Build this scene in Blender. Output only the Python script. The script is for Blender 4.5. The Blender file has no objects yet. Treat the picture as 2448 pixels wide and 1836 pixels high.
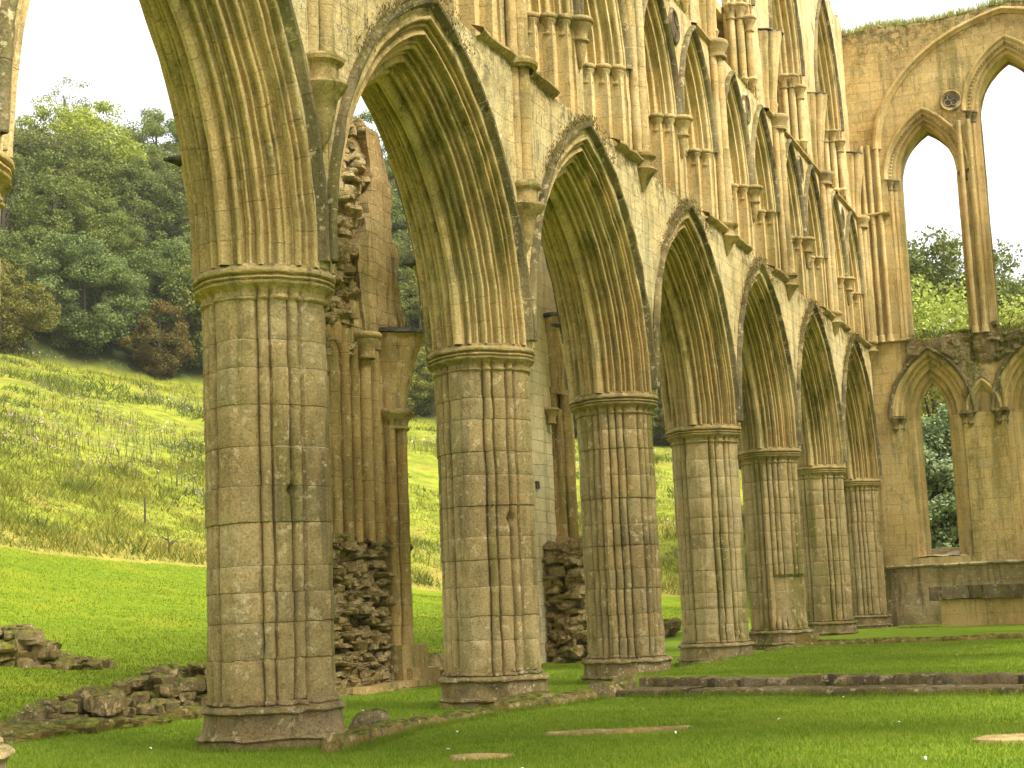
import bpy, math, random
import numpy as np
from math import sin, cos, pi, sqrt, acos, radians, atan2, hypot

RNG = np.random.default_rng(7)
random.seed(7)
SC = bpy.context.scene
COL = SC.collection
L = 6.3          # bay length of the arcade
ZS = 5.28        # springing level of the arcade arches
XP0 = -5.60      # narrower first bay
XE = 38.25       # inner face of the end wall

# ------------------------------------------------------------------ noise
def _hash(i, j, k, s):
    n = (i * 374761393 + j * 668265263 + k * 1442695041 + s * 974634541) & 0x7fffffff
    n = (n ^ (n >> 13)) * 1274126177 & 0x7fffffff
    n = (n ^ (n >> 16)) & 0xffffff
    return n / 0xffffff * 2 - 1

def vnoise(P, s=0):
    P = np.asarray(P, float)
    i = np.floor(P).astype(np.int64); f = P - i
    f = f * f * (3 - 2 * f)
    x, y, z = i[..., 0], i[..., 1], i[..., 2]
    out = 0
    for a in (0, 1):
        wx = f[..., 0] if a else 1 - f[..., 0]
        for b in (0, 1):
            wy = f[..., 1] if b else 1 - f[..., 1]
            for c in (0, 1):
                wz = f[..., 2] if c else 1 - f[..., 2]
                out = out + wx * wy * wz * _hash(x + a, y + b, z + c, s)
    return out

def fbm(P, s=0, oct=3):
    P = np.asarray(P, float)
    return sum(vnoise(P * 2 ** o, s + o * 17) * .5 ** o for o in range(oct))

def rough(P, amp, freq, s=0, oct=2):
    P = np.asarray(P, float)
    Q = P * freq
    return P + amp * np.stack([fbm(Q, s, oct), fbm(Q + 31.7, s + 5, oct), fbm(Q + 77.1, s + 9, oct)], -1)

# ------------------------------------------------------------------ mesh builder
class MB:
    def __init__(self):
        self.v = []; self.f = []; self.uv = []; self.n = 0
    def add(self, V, F, UV=None):
        V = np.asarray(V, float).reshape(-1, 3)
        if UV is None: UV = np.zeros((len(V), 2))
        self.v.append(V); self.uv.append(np.asarray(UV, float).reshape(-1, 2))
        F = np.asarray(F, np.int64)
        if len(F): self.f.append((F + self.n))
        self.n += len(V)
    def grid(self, P, UV=None):
        P = np.asarray(P, float); n, m = P.shape[:2]
        idx = np.arange(n * m).reshape(n, m)
        F = np.stack([idx[:-1, :-1], idx[:-1, 1:], idx[1:, 1:], idx[1:, :-1]], -1).reshape(-1, 4)
        self.add(P, F, UV)
    def box(self, lo, hi, nz=0, sub=(1, 1, 1), nf=3, seed=0):
        lo = np.array(lo, float); hi = np.array(hi, float)
        for ax in range(3):
            a, b = [i for i in range(3) if i != ax]
            ga = np.linspace(lo[a], hi[a], sub[a] + 1); gb = np.linspace(lo[b], hi[b], sub[b] + 1)
            A, B = np.meshgrid(ga, gb, indexing='ij')
            for s in (lo[ax], hi[ax]):
                P = np.zeros(A.shape + (3,)); P[..., a] = A; P[..., b] = B; P[..., ax] = s
                UV = np.stack([A, B], -1)
                if nz: P = rough(P, nz, nf, seed)
                self.grid(P, UV)
    def lathe(self, c, prof, seg=16, a0=0, a1=2 * pi, sx=1, sy=1):
        th = np.linspace(a0, a1, seg + 1)
        prof = np.array(prof, float)
        P = np.stack([c[0] + sx * prof[:, 0:1] * np.cos(th), c[1] + sy * prof[:, 0:1] * np.sin(th),
                      np.repeat(c[2] + prof[:, 1:2], seg + 1, 1)], -1)
        UV = np.stack([np.repeat(th[None], len(prof), 0) * .15, P[..., 2] * 2.5], -1)
        self.grid(P, UV)
    def tube(self, pts, rad, seg=8):
        pts = np.array(pts, float); n = len(pts); rad = np.broadcast_to(rad, (n,))
        T = np.gradient(pts, axis=0); T /= np.linalg.norm(T, axis=1, keepdims=True) + 1e-9
        ref = np.array([0.3, 0.9, 0.1]); 
        U = np.cross(T, ref); U /= np.linalg.norm(U, axis=1, keepdims=True) + 1e-9
        W = np.cross(T, U)
        th = np.linspace(0, 2 * pi, seg + 1)
        P = pts[:, None] + rad[:, None, None] * (U[:, None] * np.cos(th)[None, :, None] + W[:, None] * np.sin(th)[None, :, None])
        self.grid(P)
    def rock(self, c, size, seed, e=.34, nz=.16, yaw=0, m=10, n=15):
        la = np.linspace(-pi / 2, pi / 2, m); lo = np.linspace(-pi, pi, n + 1)
        def se(w): return np.sign(w) * np.abs(w) ** e
        A, B = np.meshgrid(la, lo, indexing='ij')
        P = np.stack([se(np.cos(A)) * se(np.cos(B)), se(np.cos(A)) * se(np.sin(B)), se(np.sin(A))], -1)
        nn = fbm(P * 1.3 + seed * 7.13, seed, 3)[..., None]
        P = P * (1 + nz * nn)
        rr_ = np.random.default_rng(seed * 13 + 5)
        for _ in range(7):
            nv_ = rr_.normal(0, 1, 3); nv_ /= np.linalg.norm(nv_); dd_ = rr_.uniform(.62, .92)
            ex = np.maximum((P @ nv_) - dd_, 0)[..., None]; P = P - ex * nv_
        P = P * np.array(size) / 2
        R = np.array([[cos(yaw), -sin(yaw), 0], [sin(yaw), cos(yaw), 0], [0, 0, 1]])
        self.grid(P @ R.T + np.array(c))
    def mesh(self, name, smooth=40):
        V = np.concatenate(self.v); UV = np.concatenate(self.uv)
        me = bpy.data.meshes.new(name)
        quads = [f for f in self.f if f.shape[1] == 4]; tris = [f for f in self.f if f.shape[1] == 3]
        nq = sum(len(f) for f in quads); nt = sum(len(f) for f in tris)
        loops = np.concatenate([f.reshape(-1) for f in quads] + [f.reshape(-1) for f in tris])
        me.vertices.add(len(V)); me.vertices.foreach_set('co', V.astype(np.float32).ravel())
        me.loops.add(len(loops)); me.loops.foreach_set('vertex_index', loops.astype(np.int32))
        st = np.concatenate([np.arange(nq) * 4, nq * 4 + np.arange(nt) * 3]).astype(np.int32)
        me.polygons.add(nq + nt); me.polygons.foreach_set('loop_start', st)
        ul = me.uv_layers.new(name='UVMap')
        ul.data.foreach_set('uv', UV[loops].astype(np.float32).ravel())
        me.update(calc_edges=True); me.validate()
        if smooth:
            me.polygons.foreach_set('use_smooth', np.ones(len(me.polygons), bool))
            if smooth < 180: me.set_sharp_from_angle(angle=radians(smooth))
        return me
    def build(self, name, mat, parent=None, smooth=40, loc=None, **tags):
        me = self.mesh(name, smooth); me.materials.append(mat)
        o = bpy.data.objects.new(name, me); COL.objects.link(o)
        if parent: o.parent = parent
        if loc is not None: o.location = loc
        for k, v in tags.items(): o[k] = v
        return o

def tag(o, label=None, category=None, group=None, kind=None):
    for k, v in (('label', label), ('category', category), ('group', group), ('kind', kind)):
        if v: o[k] = v
    return o
def empty(name, loc, label=None, category=None, group=None):
    o = bpy.data.objects.new(name, None); COL.objects.link(o); o.location = loc
    o.empty_display_size = .2
    return tag(o, label, category, group)
def dup(o, parent, dloc=(0, 0, 0)):
    c = o.copy(); COL.objects.link(c); c.parent = parent
    c.location = (o.location[0] + dloc[0], o.location[1] + dloc[1], o.location[2] + dloc[2])
    for ch in list(o.children):
        d = ch.copy(); COL.objects.link(d); d.parent = c
    return c

# ------------------------------------------------------------------ materials
class NT:
    def __init__(s, name):
        s.mat = bpy.data.materials.new(name); s.mat.use_nodes = True
        s.t = s.mat.node_tree; s.t.nodes.clear()
        s.out = s.t.nodes.new('ShaderNodeOutputMaterial')
    def n(s, typ, props=None, ins=None):
        nd = s.t.nodes.new(typ)
        for k, v in (props or {}).items(): setattr(nd, k, v)
        for k, v in (ins or {}).items():
            if isinstance(v, bpy.types.NodeSocket): s.t.links.new(v, nd.inputs[k])
            else: nd.inputs[k].default_value = v
        return nd
    def m(s, op, a, b=0.0, c=0.0):
        return s.n('ShaderNodeMath', {'operation': op}, {0: a, 1: b, 2: c}).outputs[0]
    def mix(s, f, a, b, mode='MIX'):
        def col(v): return v if isinstance(v, bpy.types.NodeSocket) else (*v, 1)
        return s.n('ShaderNodeMix', {'data_type': 'RGBA', 'blend_type': mode}, {0: f, 6: col(a), 7: col(b)}).outputs[2]
    def step(s, v, a, b, lo=0.0, hi=1.0):
        return s.n('ShaderNodeMapRange', {'interpolation_type': 'SMOOTHSTEP'}, {0: v, 1: a, 2: b, 3: lo, 4: hi}).outputs[0]
    def noise(s, vec, scale, detail=4, rough=.55, out=0):
        return s.n('ShaderNodeTexNoise', None, {'Vector': vec, 'Scale': scale, 'Detail': detail, 'Roughness': rough}).outputs[out]
    def vmul(s, v, k):
        return s.n('ShaderNodeVectorMath', {'operation': 'MULTIPLY'}, {0: v, 1: k}).outputs[0]
    def vadd(s, v, k):
        return s.n('ShaderNodeVectorMath', {'operation': 'ADD'}, {0: v, 1: k}).outputs[0]
    def ramp(s, f, stops):
        nd = s.n('ShaderNodeValToRGB', None, {0: f}); cr = nd.color_ramp
        while len(cr.elements) < len(stops): cr.elements.new(.5)
        for e, (p, c) in zip(cr.elements, stops): e.position = p; e.color = (*c, 1)
        return nd.outputs[0]
    def pos(s): return s.n('ShaderNodeNewGeometry').outputs['Position']
    def surf(s, color, rough=.9, bump=None, dist=.02, strength=1.0, spec=.25, transl=0):
        ins = {'Base Color': color if isinstance(color, bpy.types.NodeSocket) else (*color, 1), 'Roughness': rough, 'Specular IOR Level': spec}
        b = s.n('ShaderNodeBsdfPrincipled', None, ins)
        if bump is not None:
            bn = s.n('ShaderNodeBump', None, {'Strength': strength, 'Distance': dist, 'Height': bump})
            s.t.links.new(bn.outputs[0], b.inputs['Normal'])
        o = b.outputs[0]
        if transl:
            tr = s.n('ShaderNodeBsdfTranslucent', None, {0: ins['Base Color']})
            o = s.n('ShaderNodeMixShader', None, {0: transl, 1: o, 2: tr.outputs[0]}).outputs[0]
        s.t.links.new(o, s.out.inputs[0])
        return s.mat

def stone(name, mode='plain', c=((.36, .235, .085), (.47, .325, .125), (.55, .41, .19)), algae=.35, lichen=.3, dark=.25, rub=0.0,
          moss=.35, wear=.5, zmoss=None, course=.36, brick=(.62, .31), bumpk=1.0, orange=.35, jk=.6, mk0=.38):
    g = NT(name); P = g.pos()
    uv = g.n('ShaderNodeTexCoord').outputs['UV']
    geo = g.n('ShaderNodeNewGeometry'); nz = g.n('ShaderNodeSeparateXYZ', None, {0: geo.outputs['Normal']}).outputs[2]
    tone = g.noise(P, .45, 6, .6)
    col = g.ramp(tone, [(.33, c[0]), (.5, c[1]), (.68, c[2])])
    med = g.noise(P, 3.2, 7, .68)
    joint = None
    wob = g.noise(P, 6, 3, .6)
    if mode == 'course':
        sx = g.n('ShaderNodeSeparateXYZ', None, {0: uv})
        vy = g.m('ADD', sx.outputs[1], g.m('MULTIPLY', g.m('SUBTRACT', wob, .5), .05))
        d = g.m('MULTIPLY', g.m('PINGPONG', vy, .5), course)
        joint = g.step(d, .0015, .0075, 1, 0)
        cell = g.n('ShaderNodeCombineXYZ', None, {0: g.m('FLOOR', sx.outputs[0]), 1: g.m('FLOOR', vy), 2: g.m('FLOOR', g.m('MULTIPLY', g.n('ShaderNodeSeparateXYZ', None, {0: P}).outputs[0], .16))}).outputs[0]
        wn = g.n('ShaderNodeTexWhiteNoise', {'noise_dimensions': '3D'}, {0: cell})
        tint = wn.outputs[0]
    elif mode == 'ashlar':
        wv = g.n('ShaderNodeVectorMath', {'operation': 'SCALE'}, {0: g.vadd(g.noise(P, 1.4, 3, .6, 1), (-.5, -.5, -.5)), 'Scale': .09}).outputs[0]
        wv2 = g.n('ShaderNodeVectorMath', {'operation': 'SCALE'}, {0: g.vadd(g.noise(P, 11, 2, .6, 1), (-.5, -.5, -.5)), 'Scale': .03}).outputs[0]
        bv = g.vadd(g.vadd(uv, wv), wv2)
        br = g.n('ShaderNodeTexBrick', {'offset': .43, 'squash': 1.25, 'squash_frequency': 3}, {'Vector': bv, 'Color1': (0, 0, 0, 1), 'Color2': (1, 1, 1, 1), 'Mortar': (.5, .5, .5, 1), 'Scale': 1, 'Mortar Size': .007, 'Mortar Smooth': .4, 'Bias': 0, 'Brick Width': brick[0], 'Row Height': brick[1]})
        joint = br.outputs['Fac']; tint = g.n('ShaderNodeSeparateXYZ', None, {0: br.outputs['Color']}).outputs[0]
    else:
        vo = g.n('ShaderNodeTexVoronoi', {'feature': 'F1'}, {'Vector': g.vadd(g.vmul(P, (1, 1, 1.9)), g.n('ShaderNodeVectorMath', {'operation': 'SCALE'}, {0: g.noise(P, 3, 3, .6, 1), 'Scale': .35}).outputs[0]), 'Scale': 3.0})
        ve = g.n('ShaderNodeTexVoronoi', {'feature': 'DISTANCE_TO_EDGE'}, {'Vector': g.vadd(g.vmul(P, (1, 1, 1.9)), g.n('ShaderNodeVectorMath', {'operation': 'SCALE'}, {0: g.noise(P, 3, 3, .6, 1), 'Scale': .35}).outputs[0]), 'Scale': 3.0})
        tint = g.n('ShaderNodeSeparateXYZ', None, {0: vo.outputs['Color']}).outputs[0]
        if rub: joint = g.m('MULTIPLY', g.step(ve.outputs[0], .01, .09, 1, 0), rub * .6)
    col = g.mix(1, col, g.ramp(tint, [(0, (.88, .88, .88)), (.3, (.99, .97, .92)), (.55, (1.05, 1.0, .93)), (.8, (1.09, 1.03, .97)), (1, (.94, .97, 1.0))]), 'MULTIPLY')
    # orange iron stain, grey weathering, green algae runs
    col = g.mix(g.m('MULTIPLY', g.step(g.noise(g.vadd(P, (9, 3, 5)), .9, 5, .6), .54, .72), orange), col, (.46, .235, .055))
    col = g.mix(g.m('MULTIPLY', g.step(med, .52, .74), wear), col, (.20, .155, .075))
    col = g.mix(g.m('MULTIPLY', g.step(med, .46, .30), .45), col, (.60, .45, .22))
    run = g.noise(g.vmul(P, (1.3, 1.3, .16)), 1.5, 5, .6)
    col = g.mix(g.m('MULTIPLY', g.step(run, .49, .66), min(1, algae * 1.25)), col, (.15, .14, .025))
    run2 = g.noise(g.vadd(g.vmul(P, (2.6, 2.6, .22)), (4, 8, 1)), 1.6, 5, .65)
    col = g.mix(g.m('MULTIPLY', g.step(run2, .53, .68), min(1, dark * 1.5)), col, (.07, .055, .028))
    fl = g.noise(g.vadd(P, (7, 2, 9)), 5.5, 6, .7)
    col = g.mix(g.m('MULTIPLY', g.step(fl, .575, .625), .55), col, (.66, .52, .29))
    col = g.mix(g.m('MULTIPLY', g.step(fl, .40, .33), .38), col, (.15, .11, .045))
    # moss and turf settled on upward faces
    mo = g.m('MULTIPLY', g.step(nz, .35 if mk0 < .3 else .45, .8), g.step(g.noise(P, 5, 5, .7), mk0, mk0 + .2))
    mcol = g.mix(g.step(g.noise(P, 9, 4, .7), .35, .65), (.05, .055, .010), (.20, .185, .028))
    col = g.mix(g.m('MULTIPLY', mo, moss), col, mcol)
    if zmoss:
        pz = g.n('ShaderNodeSeparateXYZ', None, {0: P}).outputs[2]
        zz = g.m('ADD', pz, g.m('MULTIPLY', g.m('SUBTRACT', g.noise(P, 1.1, 6, .7), .5), zmoss[2]))
        mk = g.m('MULTIPLY', g.step(zz, zmoss[0], zmoss[1]), g.step(g.noise(P, 4, 6, .75), .40, .56))
        col = g.mix(g.m('MULTIPLY', mk, .8), col, g.mix(g.noise(P, 7, 4), (.05, .04, .012), (.16, .125, .03)))
        pl_ = g.m('MULTIPLY', g.step(zz, zmoss[0] - 2.5, zmoss[0]), g.step(g.noise(P, 6, 6, .75), .60, .66))
        col = g.mix(g.m('MULTIPLY', pl_, .7), col, (.66, .62, .48))
    # pale lichen rosettes
    lv = g.n('ShaderNodeTexVoronoi', {'feature': 'F1'}, {'Vector': g.vadd(P, g.n('ShaderNodeVectorMath', {'operation': 'SCALE'}, {0: g.noise(P, 30, 2, .6, 1), 'Scale': .03}).outputs[0]), 'Scale': 13})
    lm = g.m('MULTIPLY', g.step(lv.outputs[0], .16, .30, 1, 0), g.step(g.n('ShaderNodeSeparateXYZ', None, {0: lv.outputs['Color']}).outputs[0], .62 - .35 * lichen, .66 - .35 * lichen))
    lm = g.m('MULTIPLY', lm, g.step(g.noise(P, 1.1, 4, .6), .46, .62))
    col = g.mix(g.m('MULTIPLY', lm, lichen), col, (.62, .58, .46))
    grain = g.noise(P, 38, 5, .7)
    col = g.mix(1, col, g.ramp(grain, [(.28, (.55, .54, .5)), (.5, (1, 1, 1)), (.74, (1.35, 1.33, 1.25))]), 'MULTIPLY')
    h = g.m('ADD', g.m('MULTIPLY', grain, .55), g.m('MULTIPLY', med, 1.1))
    pit = g.step(g.noise(P, 14, 4, .7), .33, .48)
    h = g.m('ADD', h, g.m('MULTIPLY', pit, .45 * wear + .1))
    h = g.m('ADD', h, g.m('MULTIPLY', lm, .08))
    if joint is not None:
        jj = g.m('MULTIPLY', joint, g.step(g.noise(P, 2.3, 3), .30, .50, .25, 1))
        col = g.mix(g.m('MULTIPLY', jj, jk), col, (.085, .058, .025))
        pale = g.m('MULTIPLY', g.step(g.noise(g.vadd(P, (3, 1, 7)), 1.7, 3), .54, .60), g.m('MULTIPLY', joint, .8))
        col = g.mix(pale, col, (.62, .52, .33))
        h = g.m('SUBTRACT', h, g.m('MULTIPLY', joint, .4 if mode == 'course' else .7))
        if mode != 'plain': h = g.m('ADD', h, g.m('MULTIPLY', tint, .12))
    if rub: h = g.m('ADD', h, g.m('MULTIPLY', tint, .5))
    return g.surf(col, .92, h, .022 * bumpk, .9, .12)

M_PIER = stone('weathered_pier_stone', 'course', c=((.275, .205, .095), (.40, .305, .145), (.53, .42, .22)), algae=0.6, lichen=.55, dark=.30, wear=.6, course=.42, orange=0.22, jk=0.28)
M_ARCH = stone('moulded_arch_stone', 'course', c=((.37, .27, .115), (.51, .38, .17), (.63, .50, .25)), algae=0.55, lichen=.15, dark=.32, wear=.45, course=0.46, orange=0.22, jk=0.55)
M_BASE = stone('lichened_base_stone', 'plain', c=((.20, .145, .07), (.31, .23, .115), (.42, .33, .18)), algae=.5, lichen=.9, dark=.4, moss=.5, wear=.7, orange=.2, bumpk=1.4)
M_STEP = stone('dark_step_stone', 'plain', c=((.085, .065, .035), (.16, .12, .065), (.30, .245, .15)), algae=.5, lichen=.35, dark=.7, moss=0.3, wear=.8, orange=.3, bumpk=1.6, mk0=.38)
M_CAP = stone('carved_capital_stone', 'plain', c=((.29, .215, .10), (.40, .30, .13), (.50, .385, .18)), algae=.4, dark=.4, moss=.7, wear=.5, orange=0.2)
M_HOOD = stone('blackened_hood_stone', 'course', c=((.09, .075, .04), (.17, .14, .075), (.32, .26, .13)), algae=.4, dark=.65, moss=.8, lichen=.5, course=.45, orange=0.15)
M_WALL = stone('ashlar_wall_stone', 'ashlar', c=((.50, .385, .18), (.60, .475, .235), (.68, .565, .31)), algae=.35, lichen=.5, dark=.3, wear=.55, orange=0.18, jk=0.42, bumpk=1.3)
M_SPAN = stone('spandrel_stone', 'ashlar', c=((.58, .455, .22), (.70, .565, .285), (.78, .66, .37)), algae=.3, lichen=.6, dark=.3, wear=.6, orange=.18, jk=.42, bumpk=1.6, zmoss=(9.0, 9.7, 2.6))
M_UPPER = stone('washed_gallery_stone', 'course', c=((.50, .375, .16), (.60, .465, .215), (.70, .57, .29)), algae=.35, lichen=.2, dark=.28, wear=.35, course=.40, orange=0.2, jk=0.4)  # paler, washed stone of the gallery and clerestory
M_END = stone('end_wall_ashlar', 'ashlar', c=((.50, .36, .14), (.62, .46, .195), (.72, .57, .27)), algae=.45, lichen=.35, dark=.25, wear=.5, brick=(.7, .34), orange=0.35, jk=0.4, zmoss=(19.4, 21.2, 5.0), bumpk=1.5)
M_ENDM = stone('end_wall_moulding_stone', 'course', c=((.50, .365, .15), (.62, .47, .21), (.72, .58, .29)), algae=.35, lichen=.2, dark=.25, wear=.4, orange=0.3, jk=0.4)
M_RUB = stone('broken_rubble_core', 'plain', c=((.27, .20, .09), (.38, .285, .13), (.50, .385, .19)), algae=.35, lichen=.6, dark=0.3, wear=.8, rub=.9, moss=.8, bumpk=2.2, orange=.3)
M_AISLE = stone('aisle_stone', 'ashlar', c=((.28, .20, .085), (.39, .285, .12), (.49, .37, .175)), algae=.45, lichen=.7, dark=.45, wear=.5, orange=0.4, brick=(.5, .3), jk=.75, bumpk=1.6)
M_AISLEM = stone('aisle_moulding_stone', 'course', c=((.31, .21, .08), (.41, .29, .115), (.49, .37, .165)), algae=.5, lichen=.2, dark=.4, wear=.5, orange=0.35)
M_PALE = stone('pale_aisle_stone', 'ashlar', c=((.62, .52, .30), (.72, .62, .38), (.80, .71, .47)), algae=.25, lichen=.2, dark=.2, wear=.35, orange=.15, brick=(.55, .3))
M_ROCK = stone('mossy_fallen_stone', 'plain', c=((.15, .11, .05), (.25, .185, .09), (.38, .30, .165)), algae=.4, lichen=.5, dark=.55, moss=.95, wear=.7, bumpk=1.6, orange=.4, mk0=.22)
M_KERB = stone('mossy_kerb_stone_surface', 'plain', c=((.13, .10, .03), (.23, .165, .05), (.38, .29, .13)), algae=.6, lichen=.3, dark=.5, moss=1.0, wear=.7, bumpk=1.6, mk0=.22)
M_SLAB = stone('flat_slab_stone', 'plain', c=((.34, .23, .09), (.44, .31, .13), (.52, .39, .19)), algae=.3, lichen=.3, dark=.2, moss=.35, orange=.5)
M_LOW = stone('grey_lower_wall_ashlar', 'ashlar', c=((.26, .20, .095), (.37, .29, .145), (.46, .37, .21)), algae=.5, dark=.45, lichen=.5, wear=.6, brick=(.75, .36), orange=.2, jk=.45, bumpk=1.3)  # greyer and darker than the walling above
M_BAND = stone('torn_walling', 'plain', c=((.22, .175, .085), (.34, .27, .14), (.46, .385, .22)), algae=.8, dark=.5, lichen=.7, wear=.8, rub=.8, moss=.9, mk0=.25, bumpk=2.0, orange=.15)
M_PED = stone('smooth_altar_stone', 'ashlar', c=((.60, .39, .14), (.72, .50, .20), (.80, .61, .29)), algae=.25, dark=.3, lichen=.1, wear=.25, brick=(.8, .42), jk=.35, bumpk=.6)
def lead():
    g = NT('lead_and_hole_shade'); P = g.pos()
    return g.surf(g.ramp(g.noise(P, 6, 4), [(.3, (.035, .032, .026)), (.7, (.15, .14, .12))]), .85, g.noise(P, 9, 3), .02, .5, .1)
M_LEAD_SHADE = lead()  # lead cappings, and the painted shade of the trefoil voids and putlog hole

def foliage(name, a, b, c, transl=.35, objvar=.35):
    g = NT(name)
    geo = g.n('ShaderNodeNewGeometry'); isl = geo.outputs['Random Per Island']
    P = geo.outputs['Position']
    col = g.ramp(isl, [(.0, a), (.5, b), (1, c)])
    col = g.mix(g.m('MULTIPLY', g.step(g.noise(P, .35, 3), .42, .62), .5), col, c)
    r = g.n('ShaderNodeObjectInfo').outputs['Random']
    hs = g.n('ShaderNodeHueSaturation', None, {'Hue': g.m('ADD', .5 - .022, g.m('MULTIPLY', r, .044)), 'Saturation': 1, 'Value': g.m('ADD', 1.10 - objvar / 2, g.m('MULTIPLY', r, objvar)), 'Fac': 1, 'Color': col}).outputs[0]
    return g.surf(hs, .6, None, spec=.25, transl=transl)
F_DARK = foliage('dark_green_leaves', (.068, .092, .02), (.115, .145, .03), (.195, .22, .048))
F_MID = foliage('mid_green_leaves', (.08, .115, .02), (.14, .18, .03), (.24, .265, .05))
F_YEL = foliage('yellow_green_leaves', (.15, .19, .018), (.25, .29, .03), (.38, .40, .055))
F_BLUE = foliage('bluish_green_leaves', (.07, .095, .025), (.118, .15, .038), (.205, .235, .07))
F_RUST = foliage('rusty_autumn_leaves', (.08, .105, .02), (.125, .14, .024), (.27, .17, .03))
F_OLIVE = foliage('olive_hawthorn_leaves', (.09, .105, .018), (.16, .16, .028), (.25, .21, .04))
F_BUSH = foliage('pale_yellow_bush_leaves', (.17, .20, .03), (.28, .31, .05), (.42, .42, .09))
F_IVY = foliage('pale_backed_leaves', (.06, .10, .035), (.13, .19, .06), (.36, .42, .22))
def bark():
    g = NT('bark'); P = g.pos()
    return g.surf(g.ramp(g.noise(g.vmul(P, (3, 3, .6)), 2, 4), [(.3, (.03, .024, .016)), (.7, (.11, .09, .06))]), .9, g.noise(P, 8, 3), .05, .8)
M_BARK = bark()

# ------------------------------------------------------------------ terrain
CX, CY = -15.6, -9.35
def sstep(x, a, b):
    t = np.clip((x - a) / (b - a), 0, 1); return t * t * (3 - 2 * t)
def step_x(Y): return 7.9 + (Y + 1.46) * .26
AZ_ = [0, 5, 8, 16, 25, 33, 40, 60, 100, 180]
def terrain(X, Y):
    X = np.asarray(X, float); Y = np.asarray(Y, float)
    dx = X - CX; dy = Y - CY
    d = np.hypot(dx, dy); az = np.degrees(np.arctan2(dy, dx))
    a = np.clip(az, 0, 180)
    d0 = np.interp(a, AZ_, [75, 72, 70, 58, 39, 31, 27, 24, 24, 24])
    d1 = np.interp(a, AZ_, [120, 115, 110, 90, 85, 78, 70, 62, 60, 60])
    z1 = np.interp(a, AZ_, [.9, .9, .9, 1.5, 2.4, 3.7, 4.6, 5, 5, 5])
    d2 = np.interp(a, AZ_, [170, 165, 160, 152, 150, 150, 140, 140, 140, 140])
    z2 = np.interp(a, AZ_, [3, 5, 8, 16.4, 19.6, 23.5, 24.5, 25, 25, 25])
    t1 = np.clip((d - d0) / (d1 - d0), 0, 1)
    hill = z1 * (t1 ** 1.35)
    t2 = np.clip((d - d1) / (d2 - d1), 0, 1)
    hill = hill + (z2 - z1) * (t2 * .85 + .15 * np.sin(t2 * pi / 2))
    hill = hill + np.minimum(np.clip(d - d2, 0, None) * .66, 38 + np.clip(d - d2 - 58, 0, None) * .03) * np.interp(a, [9, 14], [.12, 1])
    hill = hill + (.35 * fbm(np.stack([X * .09, Y * .09, X * 0], -1), 3, 3) + .12 * fbm(np.stack([X * .4, Y * .4, X * 0], -1), 8, 2)) * sstep(d, d1 - 1, d1 + 8)
    hill = hill + .10 * fbm(np.stack([X * .12, Y * .12, X * 0 + 3], -1), 5, 2) * sstep(d, d0, d0 + 8)
    hill = np.where(az < 0, hill * sstep(az, -25, 0), hill)
    # choir terraces
    south = sstep(-Y, 1.0, 1.12)
    sx = step_x(Y)
    terr = .235 * sstep(X, sx + 1.08, sx + 1.36) + .055 * sstep(X, 10, 22) + .085 * sstep(X, 22.9, 23.3) + .06 * sstep(X, 28, 34)
    aisle = .40 * sstep(X, 15, 36)
    base = terr * south + aisle * (1 - south)
    base = base * (1 - sstep(X, 45, 60)) + .4 * sstep(X, 45, 60)
    base = base + .018 * fbm(np.stack([X * .55, Y * .55, X * 0], -1), 2, 3)
    return np.maximum(base, 0 * X - .03) + hill

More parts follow.
